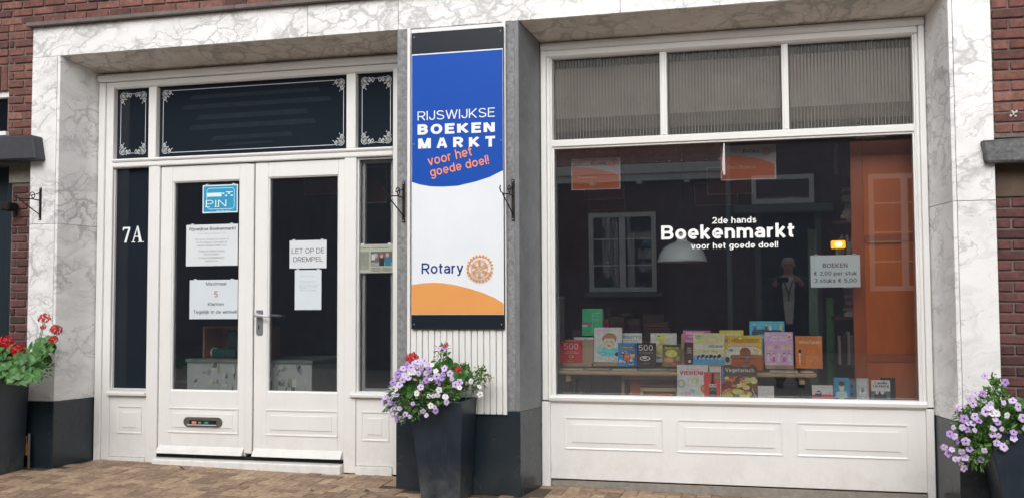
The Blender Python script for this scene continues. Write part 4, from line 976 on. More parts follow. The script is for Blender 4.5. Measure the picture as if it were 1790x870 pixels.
notice('beige newspaper clipping with a photo of two people in the narrow side window', 626, 426, 688, 477, .4535, 'a9aba0', [('t', 'De toekomst van de Boekenmarkt', .45, .87, .84, .05, '4a4b48', dict(bold=.01)), ('r', .36, .24, .6, .5, '5f605f'),
    ('r', .37, .25, .58, .12, '8c8d8b'), ('e', .5, .6, .06, .09, '9a9b98'), ('r', .6, .24, .14, .3, '2e2f32'), ('e', .665, .58, .045, .07, 'b58f7c'), ('r', .76, .24, .16, .34, '2c6d8e'), ('e', .83, .62, .05, .08, 'b58f7c'), ('r', .38, .45, .1, .2, 'b9b9b4')]
    + [('r', .05, .14+.045*i, .27, .018, '8b8d84') for i in range(14)]+[('r', .36, .06+.04*i, .28, .014, '8b8d84') for i in range(4)]+[('r', .68, .06+.04*i, .26, .014, '8b8d84') for i in range(4)], 'newspaper clipping', 'newspaper_clipping')
notice('white price sign BOEKEN 2,00 per stuk stuck inside the display window', 1417.5, 445, 1503, 502, .478, 'e6eef4', [('t', 'BOEKEN', .5, .68, .5, .15, '5a5250', dict(bold=.012, space=1.1)), ('t', '€ 2,00 per stuk', .5, .42, .87, .16, '5a5250', dict(bold=.01)), ('t', '3 stuks € 5,00', .5, .2, .85, .15, '5a5250', dict(bold=.01))])
# hanging cards
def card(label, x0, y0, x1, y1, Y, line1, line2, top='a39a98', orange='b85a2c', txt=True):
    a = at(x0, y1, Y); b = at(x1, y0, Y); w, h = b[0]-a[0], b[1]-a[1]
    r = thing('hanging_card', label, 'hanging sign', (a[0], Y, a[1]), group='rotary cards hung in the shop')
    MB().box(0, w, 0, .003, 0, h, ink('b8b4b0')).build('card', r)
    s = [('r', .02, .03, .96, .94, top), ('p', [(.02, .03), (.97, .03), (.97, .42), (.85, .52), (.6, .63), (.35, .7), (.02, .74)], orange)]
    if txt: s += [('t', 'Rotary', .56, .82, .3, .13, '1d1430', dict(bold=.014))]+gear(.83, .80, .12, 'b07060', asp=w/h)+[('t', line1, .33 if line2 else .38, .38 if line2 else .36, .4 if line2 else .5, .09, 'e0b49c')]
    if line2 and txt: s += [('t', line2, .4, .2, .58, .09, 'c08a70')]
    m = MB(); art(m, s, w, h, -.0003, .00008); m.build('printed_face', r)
    for q in (.1, .9): MB().tube([(w*q, .001, h), (w*q, .001, 3.3-a[1])], .0008, ink('8a8a8a'), 4).build('cord', r)
    return r
card('orange and grey card reading Rijswijks Jeugdtheater hung at the left of the display window', 999, 275, 1084, 333, .62, 'Rijswijks', 'Jeugdtheater')
card('orange and grey card reading Don Bosco hung near the middle of the display window', 1260, 252, 1356, 316, .60, 'Don Bosco', '')
card('dim copy of the Jeugdtheater card for its doubled reflection, behind and below it', 1022, 300, 1090, 350, 1.7, '', '', '5a5250', '7a3a24', False)  # dim copies added behind both cards in place of doubled glass reflections
card('dim copy of the Jeugdtheater card for its doubled reflection, furthest back and lowest', 1029, 324, 1092, 368, 2.5, '', '', '4a4644', '6a3424', False)
card('dim copy of the Don Bosco card for its doubled reflection, behind and below it', 1236, 290, 1315, 341, 1.7, '', '', '5a5250', '7a3a24', False)
card('dim copy of the Don Bosco card for its doubled reflection, furthest back', 1214, 318, 1290, 360, 2.5, '', '', '4a4644', '6a3424', False)
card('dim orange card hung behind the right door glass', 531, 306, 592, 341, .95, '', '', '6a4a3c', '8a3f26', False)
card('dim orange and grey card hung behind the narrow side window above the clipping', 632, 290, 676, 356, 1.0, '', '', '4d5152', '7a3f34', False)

# ================================================================== BOOKS
GAIN = 2.3   # cover inks brightened to make up for weak light indoors
def book(label, x0, y0, x1, y1, Y, cover, shapes, spine=None, th=.02, lean=.12, yaw=0, group=None, cat='book', name='book'):
    """standing book: covers, spine and page block; front cover seen, leaning back"""
    a = at(x0, y1, Y); b = at(x1, y0, Y); w, h = b[0]-a[0], (b[1]-a[1])/math.cos(lean)
    r = thing(name, label, cat, (a[0], Y, a[1]), (-lean, 0, yaw), group)
    cm = ink(cover, .35)
    c = MB(); c.box(0, w, 0, .0025, 0, h, cm); c.box(0, w, th-.0025, th, 0, h, cm); c.box(0, .0025, .0026, th-.0026, 0, h, ink(spine or cover, .35)); c.build('cover', r, .0006)
    MB().box(.0026, w-.004, .0026, th-.0026, .003, h-.003, PAGES).build('pages', r)
    if shapes:
        m = MB(); art(m, shapes, w, h, -.0003, .00018); m.build('cover_print', r)
    return r
def blob(cx, cy, rx, ry, col, n=9, seed=0, k=.25):
    rr = random.Random(seed); return ('p', [(cx+rx*(1+rr.uniform(-k, k))*math.cos(2*PI*i/n), cy+ry*(1+rr.uniform(-k, k))*math.sin(2*PI*i/n)) for i in range(n)], col)
def food(seed, cols, n=22, x0=.08, x1=.92, y0=.05, y1=.6, s=.1):
    rr = random.Random(seed); return [blob(rr.uniform(x0, x1), rr.uniform(y0, y1), s*rr.uniform(.5, 1.3), s*.75*rr.uniform(.5, 1.2), rr.choice(cols), 9, rr.randrange(999)) for _ in range(n)]
B = lambda **k: k
TY = .78
book('square red cookbook with a big white 500, leftmost in the front row on the table', 979, 596, 1016, 634, TY, 'b4282f', [('t', '500', .5, .77, .68, .27, 'f0e8e4', B(bold=.0)), ('t', 'stoof- &', .52, .55, .4, .05, 'e0a8a4'), ('t', 'ovenschotels', .54, .47, .68, .06, 'e0a8a4'), ('e', .52, .29, .18, .10, '5f2a1c'), ('e', .52, .30, .14, .07, 'c98f58'), ('e', .5, .31, .08, .04, '8a4a24'), ('t', 'recepten', .5, .08, .3, .03, 'e0a8a4')])
book('white drinks book with a black bottle and glass, partly behind the red 500 book', 1003, 589, 1036, 632, TY+.06, 'd8d8d8', [('p', [(.5, .45), (.66, .45), (.66, .72), (.61, .8), (.61, .94), (.55, .94), (.55, .8), (.5, .72)], '1c1c20'), ('e', .82, .4, .13, .12, '26222a'), ('r', .8, .2, .03, .14, '26222a'), ('r', .52, .55, .12, .12, '9a2a2a'), ('t', 'drankjes', .68, .22, .55, .08, '7a2a2a', B(bold=.02)), ('t', 'weken', .72, .09, .5, .09, '7a2a2a', B(bold=.02)), ('t', 'HANDBOEK DRANKEN', .5, .96, .9, .03, '888888')])
book('tall white children cookbook OPPERDEPOP with a smiling toddler on the cover', 1038, 572, 1086, 632, TY+.01, 'd4d8da',
     [('t', 'OP', .12, .91, .16, .08, 'c98b84', B(bold=.01)), ('t', 'PER', .32, .91, .2, .08, 'a97fae', B(bold=.01)), ('t', 'DE', .51, .91, .13, .08, '6fa6b8', B(bold=.01)), ('t', 'POP', .7, .91, .2, .08, 'd1a06a', B(bold=.01)), ('t', '!', .92, .91, .03, .09, 'c27a72', B(bold=.01)),
      blob(.52, .3, .4, .14, '52aec4', 12, 3, .12), ('p', [(.14, .33), (.26, .3), (.3, .5), (.2, .56), (.14, .48)], '7ec3d0'), ('e', .2, .58, .07, .08, 'd9a58d'), blob(.55, .66, .26, .18, '8a6246', 14, 5, .1), ('e', .55, .56, .21, .19, 'dca78e'), blob(.55, .74, .2, .07, '8a6246', 10, 8, .2), ('e', .47, .59, .025, .018, '4a3228'), ('e', .63, .59, .025, .018, '4a3228'), ('e', .55, .55, .03, .025, 'd08f78'), ('p', [(.47, .49), (.63, .49), (.59, .45), (.51, .45)], 'a2503f'), ('e', .4, .53, .04, .03, 'e0998a'), ('e', .7, .53, .04, .03, 'e0998a'),
      ('r', .22, .21, .24, .08, '3e93ad'), ('t', 'boek', .33, .25, .18, .055, 'e8f0f2', B(bold=.02)), ('e', .52, .11, .33, .06, 'c9c2bb'), ('e', .52, .12, .24, .035, 'e3d6c0'), ('e', .86, .23, .1, .06, '5d3d2e')], th=.022)
book('pale green RISOTTO book behind the toddler cookbook', 1080, 582, 1121, 634, TY+.09, 'a4b7b0', [('t', 'RISOTTO', .58, .87, .76, .10, '3c5a50', B(bold=.015)), ('r', .3, .76, .6, .008, '4c6a60'), ('t', 'en andere rijstgerechten', .5, .7, .7, .03, '5c7a70'), ('t', 'klassiekers', .5, .6, .4, .03, '5c7a70')])
book('small blue picture cookbook with a cluttered animal cover beside the toddler book', 1080, 599, 1112, 639, TY-.06, '2a6fa6', [('r', .08, .74, .78, .14, '6d4a2a'), ('t', 'KOOKBOEK', .47, .81, .7, .08, 'd9c27a', B(bold=.01))]+food(4, ['7a4a30', 'd9d3c8', '3a2a28', '2f87b8', 'c98f58', 'e6e2dc'], 22, .1, .85, .1, .6, .11)+[('e', .5, .38, .18, .16, 'a0522f'), ('e', .44, .42, .03, .03, 'f0f0f0'), ('e', .56, .42, .03, .03, 'f0f0f0'), ('r', .62, .06, .26, .05, 'd8c850'), ('r', .9, .02, .08, .96, '1d4f86')], th=.03)
book('square dark brown cookbook with a big white 500', 1113, 599, 1146, 637, TY-.04, '3f302d', [('t', '500', .47, .78, .74, .26, 'eeeae6'), ('t', 'chocoladerecepten', .48, .55, .72, .05, 'a8988f'), ('e', .43, .3, .28, .11, 'd6cfc8'), ('e', .43, .31, .22, .075, '3a2420'), ('e', .42, .33, .13, .05, 'b09a84'), ('t', 'lekker', .5, .06, .3, .03, 'a8988f')])
book('cream potato recipe book standing behind the brown 500 book', 1137, 582, 1182, 632, TY+.08, 'd2d0c6', [('e', .3, .84, .13, .1, 'c4b468'), ('e', .52, .87, .13, .1, 'b9a855'), ('e', .4, .75, .1, .06, '8f9a4a'), ('e', .32, .9, .04, .03, '6a3a40'), blob(.5, .42, .33, .26, 'bb8a4e', 14, 2, .1), blob(.5, .43, .24, .17, 'd6ab6a', 12, 9, .15), ('e', .45, .46, .07, .05, 'e0bd84'), ('e', .58, .38, .07, .05, 'c39551'), ('p', [(.18, .08), (.52, .08), (.52, .25), (.18, .25)], 'efeae2'), ('t', 'taart', .35, .17, .28, .09, '3a3a3c', B(bold=.02)), ('r', .72, .1, .18, .4, 'b8bcb8')], spine='8f2f34')
book('small cookbook with a yellow dish and red tomatoes, right of the brown 500 book', 1158, 602, 1190, 640, TY-.05, '6b5a34', [('r', .02, .84, .96, .15, '3f4a24'), ('t', 'Barbecue', .5, .86, .72, .11, 'd9c648', B(bold=.02)), ('e', .48, .6, .32, .17, 'd3a63a'), ('e', .45, .62, .2, .1, 'e6c35a'), ('e', .35, .3, .3, .14, '8a5c48'), ('e', .35, .3, .22, .1, 'a8755c'), ('e', .82, .38, .12, .12, '6f8a3a')]+food(12, ['b53426', 'c9483a'], 5, .6, .95, .03, .15, .08)+food(3, ['d9b84a', 'b98c3a', 'e6cd74'], 6, .3, .7, .5, .7, .07), spine='7a1f26')
book('green paperback standing highest on the pile behind the white drinks book', 1017, 539, 1052, 586, TY+.35, '2f8f62', [('r', .5, .1, .02, .7, '78b893'), ('t', 'spreken', .68, .83, .4, .05, '9bcfae'), ('t', 'over taal', .66, .73, .35, .04, '9bcfae'), ('r', .02, .42, .45, .07, '9a3d6d'), ('r', .02, .33, .26, .07, 'cfd3d0'), ('t', 'leesboek', .68, .6, .34, .03, '9bcfae')], spine='20342c', th=.05)
book('brown narrow chocolate book with a pink label under the pink spaghetti book', 1196, 592, 1213, 636, TY+.02, '4a2c24', [('r', .03, .86, .96, .13, 'cf5fa0'), ('t', 'Choco', .5, .92, .7, .06, 'f0dbe6'), ('r', .25, .42, .5, .26, '6a5650'), ('t', 'puur', .5, .62, .3, .04, 'b9a8a0'), ('t', 'melk', .5, .54, .3, .04, 'b9a8a0'), ('t', 'wit', .5, .47, .2, .04, 'b9a8a0'), ('e', .55, .12, .14, .06, 'dcd8d4')])
book('pink SPAGHETTI book standing behind the beach cookbook', 1194, 575, 1241, 628, TY+.1, 'b9558c', [('t', 'SPAGHETTI', .44, .87, .68, .09, 'eccadd', B(bold=.03)), ('t', 'SAUZEN', .4, .76, .42, .05, 'eccadd', B(bold=.02)), ('r', .0, .95, 1, .05, '3a3038')]+food(22, ['4b2a2a', 'c97aa6', 'e0b8c9'], 14, .05, .6, .45, .68, .07))
book('sand and blue family holiday cookbook with a row of black and white cows', 1212, 582, 1266, 637, TY, 'b6a27c', [('p', [(0, .12), (1, .1), (1, .26), (.5, .33), (0, .3)], '5f87a8'), ('p', [(0, 0), (1, 0), (1, .16), (0, .2)], '3b7fb2'), ('p', [(.02, .52), (.4, .5), (.96, .52), (.96, .68), (.5, .64), (.04, .66)], 'd3dbe0'), ('t', 'GEEN SMAAK!', .72, .59, .46, .09, '44505e', B(bold=.02)), ('e', .18, .87, .12, .07, '6f9a4e'), ('t', 'nieuw', .18, .87, .18, .05, 'dfe8d6')]+[s_ for i in range(6) for s_ in (blob(.18+.13*i, .24+.03*(i % 2), .055, .07, '1d1d20', 9, i), blob(.2+.13*i, .21, .03, .035, 'e6e4e0', 7, i+20), ('e', .16+.13*i, .34+.03*(i % 2), .025, .03, 'd8d2ca'))]+[('l', [(.2, .82), (.5, .9), (.8, .84), (.92, .9)], .001, '7d6a4a'), ('l', [(.3, .4), (.55, .46), (.8, .4)], .002, '8a4a34')], th=.018)
book('yellow green HERMANS book mostly hidden behind the yellow children cookbook', 1258, 577, 1299, 632, TY+.1, 'a89a34', [('t', 'HERMANS', .55, .87, .66, .09, 'd8d29a', B(bold=.02))])
book('yellow HET KINDERKOOKBOEK standing behind the orange lunch box', 1265, 586, 1332, 637, TY+.03, 'bd8a22', [('p', [(.03, .0), (.97, .0), (.97, .52), (.8, .62), (.2, .62), (.03, .5)], 'b8ad9c'), ('t', 'HET KINDERKOOKBOEK', .48, .83, .9, .14, '5a3a1c', B(bold=.01)), ('r', .12, .66, .74, .05, 'c98f9a'), ('t', 'met echte recepten', .48, .685, .6, .03, '7a3a4a'), ('e', .56, .44, .14, .16, '7a4a2c'), ('r', .42, .3, .28, .14, '7a4a2c'), ('e', .2, .5, .05, .05, '4a6f8a'), ('l', [(.06, .56), (.16, .48)], .003, '3a2a24'), ('e', .86, .45, .06, .1, 'c7a05a'), ('l', [(.76, .58), (.82, .48)], .003, '3a2a24'), ('e', .1, .18, .06, .1, '4a3a30'), ('e', .33, .48, .05, .04, 'd8c8a8'), ('e', .44, .9, .05, .03, 'e6c860')], th=.02)
book('blue Kinder book with sitting figures, tallest at the back of the table', 1311, 561, 1371, 632, TY+.12, '3d90bb', [('p', [(.05, .66), (.95, .66), (.9, .78), (.6, .8), (.1, .8)], '3a4a5a')]+[s_ for i, x in enumerate((.16, .48, .6, .9)) for s_ in (('r', x-.04, .78, .08, .1, ('40507a', '5a4a6a', 'c9b9a4', 'b9b04a')[i]), ('e', x, .91, .03, .03, 'b98a70'))]+[('t', 'Kinder', .52, .63, .5, .12, 'e6ecf0', B(bold=.0)), ('t', 'kookboek', .7, .45, .4, .08, 'd0dce6')])
book('pink girls baking book with cakes and drawn children on the cover', 1337, 580, 1386, 638, TY, 'cf86ae', [('t', 'Meiden', .5, .86, .5, .07, 'e3b4cc', B(bold=.01)), ('t', 'bakboek', .5, .76, .6, .08, 'e3b4cc', B(bold=.01)), ('e', .87, .86, .09, .07, 'd9c29a'), ('e', .87, .86, .05, .04, 'b5605a'), ('p', [(.03, .88), (.2, .86), (.14, .97), (.06, .98)], 'dfd3c0')]+[('e', .2+.24*i, .53+.02*(i % 2), .08, .055, ('d9c87a', 'b9708a', 'd6b45a', 'a4a07a')[i]) for i in range(4)]+[s_ for i in range(5) for s_ in (blob(.13+.185*i, .33, .06, .05, ('6a3a2c', '8a4a30', 'c99a4a', '7a2f2a', '4a3028')[i], 9, i, .1), ('e', .13+.185*i, .31, .045, .045, 'e3b9a4'), ('p', [(.07+.185*i, .12), (.19+.185*i, .12), (.16+.185*i, .26), (.1+.185*i, .26)], ('e3d3e0', 'b04a80', 'e8e0ea', 'c05a90', 'dfc3d6')[i]))]+[('r', .05, .04, .9, .03, 'e6c3d6')], th=.018)
book('orange Wereldtaarten book with a fork down its edge, rightmost on the table', 1391, 587, 1437, 643, TY-.07, 'c65f28', [('t', 'WereldTaarten', .55, .81, .8, .11, 'e6b08a', B(shear=.2)), ('r', .12, .46, .09, .12, '2e2a2a'), ('r', .145, .12, .035, .36, 'c9c9cc'), ('r', .11, .42, .10, .04, 'c9c9cc')]+[('l', [(.3+.1*i, .3+.05*(i % 3)), (.38+.1*i, .4), (.42+.1*i, .28)], .0012, 'd98a5c') for i in range(5)]+[('l', [(.55, .2), (.66, .27), (.74, .15), (.84, .28), (.9, .2)], .002, 'dc9a74')])
# front ledge
LY = .53
def ledge(z=None): pass
book('white VIEREN book with party food, tall on the window ledge', 1184, 637.5, 1237, 697, LY+.02, 'ccd6dc', [('t', 'VIEREN!', .46, .77, .78, .12, 'a02c34', B(bold=.03)), ('t', 'NATUURLIJK', .5, .87, .4, .035, 'a0605c', B(bold=.01)), ('e', .6, .55, .16, .14, 'd9cfc0'), ('e', .6, .55, .12, .1, '93a85a'), ('e', .6, .55, .07, .06, 'e0d0b0'), ('l', [(.55, .58), (.6, .54), (.65, .58), (.6, .5)], .002, '3a2a24'), ('e', .14, .45, .13, .12, '5b7fae'), ('e', .14, .45, .09, .08, 'c9a05a'), ('e', .88, .32, .12, .12, 'b0452e'), ('e', .88, .32, .07, .07, '7a8a4a'), ('r', .24, .14, .2, .2, 'c98f9a'), ('r', .26, .24, .16, .12, 'e3d8d4'), ('p', [(.5, .34), (.74, .34), (.64, .12)], 'eef2f4'), ('e', .5, .25, .07, .06, '53a6bd'), ('t', 'feestelijke recepten voor ieder seizoen', .55, .05, .7, .025, '8a9aa4')], spine='a33a40', lean=.06, th=.016)
book('narrow red wine guide with a black bottle on the window ledge', 1231, 650, 1260, 697, LY-.01, 'b3342f', [('p', [(.3, .05), (.72, .05), (.72, .5), (.58, .68), (.58, .97), (.44, .97), (.44, .68), (.3, .5)], '1b1716'), ('r', .3, .45, .42, .12, 'e3dcd4'), ('t', 'WIJN', .51, .51, .38, .08, '8a2424', B(bold=.03)), ('t', 'GIDS', .51, .36, .38, .09, '4a7a44', B(bold=.02)), ('e', .8, .84, .14, .08, '3f8f4e'), ('t', 'editie', .51, .16, .3, .05, 'd6cfc6'), ('r', .96, 0, .04, 1, 'd9b9ae')], lean=.05, th=.03)
book('Vegetarisch cookbook with a large food photo on the window ledge', 1261, 640.5, 1323, 698, LY+.01, '6a4a2a', [('r', .02, .72, .98, .27, '4f4a34')]+food(31, ['7a2f1f', 'b0703a', 'c9934f', 'a45a34', '8f9a4a', 'd2a860', '6a2a20', 'c2a070'], 40, .08, .92, .08, .66, .11)+[('e', .45, .25, .14, .08, 'd3a55a'), ('e', .7, .38, .1, .07, 'cf9a5a'), ('e', .12, .4, .1, .09, '7a2a22'), ('l', [(.5, .62), (.7, .7), (.92, .5)], .002, 'a9b090'), ('l', [(.55, .55), (.8, .66), (.85, .52)], .002, '8fa070'), ('e', .5, .03, .46, .05, 'b07a44'), ('t', 'Vegetarisch', .52, .88, .8, .15, 'e3dfd6', B(bold=.015)), ('r', .02, .5, .05, .48, '5a5f8a'), ('l', [(.86, .36), (1.0, .0)], .004, 'd9d9d9')], lean=.07, th=.02)
book('white card with a dish, its top showing behind the wine guide', 1240, 640, 1262, 660, LY+.07, 'bdbdb6', [('e', .5, .4, .4, .3, 'd9d8d2'), ('e', .5, .4, .26, .17, '8a9a7a')], lean=.05)
book('small pale grey greeting card on the ledge right of the Vegetarisch book', 1325, 674, 1353, 699, LY+.02, 'a9b6c4', [('p', [(0, 0), (1, 0), (1, .3), (0, .22)], 'c9ccd2'), blob(.45, .3, .2, .08, 'e3e6ea', 9, 2), ('l', [(.4, .5), (.5, .36), (.6, .52)], .002, 'eceef0'), ('l', [(.5, .36), (.5, .55)], .002, 'eceef0')], lean=.08, th=.01, cat='card', name='greeting_card')
book('small red and white paperback with a grey car, leftmost of the right ledge group', 1420, 673, 1456, 701, LY+.02, 'c3c8c6', [('r', 0, 0, 1, .42, 'b5382f'), ('p', [(.12, .3), (.14, .5), (.24, .66), (.38, .68), (.46, .5), (.46, .3)], '3c4248'), ('r', .18, .5, .22, .1, '8a929a'), ('t', 'Vervoer', .52, .14, .74, .16, 'e6dcd6', B(shear=.2, bold=.02)), ('r', .5, .44, .4, .03, 'd04a3a')], lean=.1)
book('blue film box with a young man portrait on the right ledge', 1458, 660, 1485, 701, LY+.03, '2e6f92', [('r', .0, .0, 1, .16, '1c3c54'), blob(.5, .3, .36, .18, '8fb4c6', 12, 3, .08), ('e', .5, .62, .17, .17, 'cfa58c'), blob(.5, .76, .2, .1, '4a3428', 10, 1, .1), ('e', .44, .63, .02, .015, '3a2a28'), ('e', .56, .63, .02, .015, '3a2a28'), ('r', .46, .53, .08, .012, '9a5a50'), ('t', 'De Zomer', .5, .2, .8, .07, 'd6e3ea', B(bold=.02)), ('t', 'seizoen een', .5, .1, .5, .03, 'b9cad6')], lean=.1, cat='film box', name='film_box')
book('pale grey boxed film in a clear case between the discs and the Swedish thriller', 1498, 661, 1518, 701, LY+.03, '8f9698', [('t', 'STAR', .5, .83, .7, .08, 'd9dcdc', B(bold=.02)), ('t', 'WARS', .5, .72, .7, .08, 'd9dcdc', B(bold=.02)), blob(.5, .35, .3, .22, 'b4babb', 12, 5), blob(.5, .5, .14, .1, '666c70', 10, 6)], lean=.1, cat='film box', name='film_box')
book('pale thriller with the name Camilla Läckberg in black, far right on the ledge', 1524, 664, 1556, 702, LY+.02, 'a9b9c4', [('r', 0, 0, 1, .5, '4b5a66'), ('t', 'Camilla', .5, .87, .66, .12, '1d2226', B(bold=.02)), ('t', 'Läckberg', .5, .72, .82, .14, '1d2226', B(bold=.02)), blob(.3, .28, .16, .2, '22262b', 10, 1), ('e', .3, .44, .08, .09, 'c9a892'), blob(.6, .26, .24, .22, '2a2f36', 10, 4), ('e', .58, .46, .1, .11, 'b9b4ae'), ('t', 'Predikant', .5, .1, .5, .05, 'cfd6da')], lean=.08, th=.02)
book('black film box at the right end of the ledge, behind the Swedish thriller', 1540, 660, 1565, 701, LY+.06, '1d1b1d', [('t', 'THRILLER', .6, .9, .6, .03, '55504e')], lean=.08, th=.015, cat='film box', name='film_box')
# two discs in a sleeve
ds = thing('disc_pair', 'pair of bluish discs showing beside the blue film box', 'disc', (at(1482, 701, LY+.05)[0], LY+.055, at(1490, 701, LY+.05)[1]))
for k, (dz, c) in enumerate(((.05, '7fa3bc'), (.105, '8fb0c4'))):
    m = MB(); p = arcs(.03, dz, .035, .04, n=28); m.yprism(p, -.0012+.002*k, .0008+.002*k, plain('disc_silver', c, .15, .1, 10, 0, metal=.6)); m.build('disc', ds)
    m = MB(); m.yprism(arcs(.03, dz, .01, .011, n=14), -.002+.002*k, -.0014+.002*k, ink('1b2a38')); m.build('disc_label', ds)
# wooden stands under some books
for k, (x0, x1, yb, label) in enumerate(((985, 1035, 639.5, 'wooden wedge stand under the red 500 book'), (1038, 1086, 639, 'wooden wedge stand under the toddler cookbook'), (1210, 1262, 641.5, 'wooden stand under the beach cookbook'), (1338, 1388, 644, 'wooden stand under the pink baking book'), (1190, 1197, 641, 'wooden stand at the left of the brown chocolate book'))):
    a = at(x0, yb, TY); b = at(x1, yb-8, TY); r = thing('book_stand', label, 'book stand', (a[0], TY, a[1]), group='wooden book stands on the table')
    w = b[0]-a[0]; 
    MB().xprism([(-.02, 0), (-.02, .028), (.0, .022), (.09, .022), (.09, 0)], 0, w, WOODEND).build('foot', r, .001)
    MB().xprism([(.035, .0225), (.05, .0225), (.08, .2 if k != 4 else .24), (.07, .2 if k != 4 else .24)], 0, w, WOODEND).build('back_rest', r, .001)
# magazines lying flat along the front of the table
TT = .850
rm = random.Random(3)
for k, (x0, x1, c, lab) in enumerate(((979, 1022, 'b4b6b2', 'pale folded magazine lying flat at the left table end'), (1022, 1068, '6b6a66', 'dark magazine lying flat in front of the toddler cookbook'), (1070, 1117, '8a9aac', 'grey blue magazine lying flat before the blue picture book'), (1120, 1168, '4a6a94', 'blue magazine lying flat before the brown 500 book'), (1168, 1196, '55504a', 'brown magazine lying flat at the middle of the table'), (1345, 1398, 'c0c2c2', 'white magazine lying flat under the orange book'), (1398, 1425, 'a9abac', 'grey magazine lying flat at the right table end'))):
    X0 = at(x0, 642, .66)[0]; X1 = at(x1, 642, .66)[0]
    r = thing('magazine', lab, 'magazine', (X0, .655, TT+.001), (0, 0, rm.uniform(-.03, .03)), 'magazines lying flat on the table')
    MB().box(0, X1-X0-.012, 0, .2, .0, .006, ink(c)).build('cover', r, .001); MB().box(.002, X1-X0-.014, -.001, .19, .0065, .010, PAGES).build('pages', r)
# orange lunch box
a = at(1279, 643, TY-.09); b = at(1334, 620, TY-.09); w = b[0]-a[0]; h = b[1]-a[1]
lx = thing('lunch_box', 'orange metal lunch box with a silver clasp in front of the yellow children cookbook', 'lunch box', (a[0], TY-.09, TT+.008))
ORM = plain('orange_enamel', 'cf6a1e', .35, .05, 6, .02)
MB().box(0, w, 0, .13, 0, h-.012, ORM).build('box_body', lx, .008, seg=2); MB().box(-.008, w+.004, -.008, .135, h-.011, h+.012, plain('lunch_box_lid', 'b8714a', .4)).build('lid', lx, .006, seg=2)
MB().box(w*.43, w*.55, -.014, -.0085, h-.035, h+.004, ALU).build('clasp', lx, .002)
MB().tube([(w*.16, -.004, .03), (w*.18, -.022, .033), (w*.5, -.026, .034), (w*.54, -.022, .033), (w*.56, -.004, .03)], .006, ALU, 7).build('handle', lx, smooth=True)
MB().tube([(w*.6, -.004, .03), (w*.66, -.01, .042), (w*.74, -.004, .034)], .003, IRON, 6).build('side_latch', lx, smooth=True)

GAIN = 1.0
# ================================================================== TABLE AND FURNITURE
tb = thing('trestle_table', 'blonde wood trestle table carrying the cookbooks behind the display glass', 'table', (-.7, .98, .05))
MB().box(-1.25, .92, -.35, .45, TT-.05-.034, TT-.05-.001, PLYWOOD).build('tabletop', tb, .014, seg=2)
for X in (-.86, .82):
    MB().box(X-.02, X+.02, -.30, .38, TT-.05-.085, TT-.05-.035, PLYWOOD).build('bearer', tb, .002)
    for dy in (-.22, .26):
        MB().tube([(X, dy*.4, TT-.09-.05), (X, dy*1.6, .0)], .018, GREENPAINT, 8).build('leg', tb)
MB().hexa([(-1.02, -.2, .35), (-.985, -.2, .35), (-.985, -.18, .35), (-1.02, -.18, .35), (-1.14, -.2, .74), (-1.105, -.2, .74), (-1.105, -.18, .74), (-1.14, -.18, .74)], PLYWOOD).build('brace', tb)
MB().box(-1.1, -1.075, -.12, -.10, .05, .75, PLYWOOD).build('brace', tb)
MB().tube([(-.6, -.1, .45), (-.42, .05, .62)], .008, ALU, 6).build('tie_rod', tb)
# chairs / stools stacked under table
def stool(label, px0, px1, py0, Y, mat, seat):
    a = at(px0, py0, Y); b = at(px1, py0, Y); w = b[0]-a[0]
    r = thing('chair', label, 'chair', (a[0], Y, .05), group='blonde framed chairs under the table'); h = a[1]-.05
    for x in (0, w-.022):
        for y in (0, .36): MB().box(x, x+.022, y, y+.024, 0, h, PLYWOOD).build('leg', r, .003)
    MB().box(.023, w-.023, 0, .022, h-.03, h, PLYWOOD).build('front_rail', r, .002); MB().box(.023, w-.023, .362, .384, h-.03, h, PLYWOOD).build('back_rail', r, .002)
    MB().box(.0, w, -.01, .4, h+.001, h+.022, seat).build('seat', r, .006); MB().box(.06, w-.06, .026, .04, .2, h-.032, mat).build('panel', r, .003)
stool('taller blonde framed chair with an orange panel under the table middle', 1086, 1190, 655, .80, RED, PLYWOOD)
stool('lower blonde framed stool with a dark seat under the table middle', 1119, 1186, 676, .70, RED, DARKWOOD)
# background piles and boxes
GREYS = ['4e4a46', '5b5650', '45423f', '6a645c', '554f48']
PB = [(1066, 553, 1092, 588, 2.2, '3c322a'), (1090, 556, 1119, 590, 2.4, '4b4238'), (1117, 562, 1168, 590, 2.6, '55514a'), (1125, 548, 1162, 562, 2.7, '4a443c'), (1054, 556, 1064, 588, 2.1, '8a2f38'), (1000, 575, 1016, 600, 1.6, '6a5f4c'), (1086, 546, 1103, 552, 2.5, '565450'), (1063, 538, 1068, 590, 2.3, '37322e')]
nm = ['brown box of old books low behind the toddler cookbook', 'grey brown box behind the pale green book', 'wide grey stack of books behind the brown 500 book', 'flat book lying on the wide grey stack', 'narrow red book right of the green paperback', 'small framed print left of the green paperback', 'small flat grey book on top of the back pile', 'thin dark book standing upright in the back pile']
for (x0, y0, x1, y1, Y, c), l in zip(PB, nm):
    a = at(x0, y1, Y); b = at(x1, y0, Y); w, h = b[0]-a[0], b[1]-a[1]
    r = thing('book_pile' if h > .1 else 'book', l, 'books', (a[0], Y, a[1])); k = max(1, int(h/.045)); 
    for i in range(k):
        q = rm.uniform(-.012, .012); c2 = tuple(max(0, min(1, int(c[j:j+2], 16)/255*rm.uniform(.75, 1.25))) for j in (0, 2, 4))
        MB().box(q, w+q*.5, 0, .2, h*i/k, h*(i+1)/k-.003, ink(c2)).build('cover', r, .002)
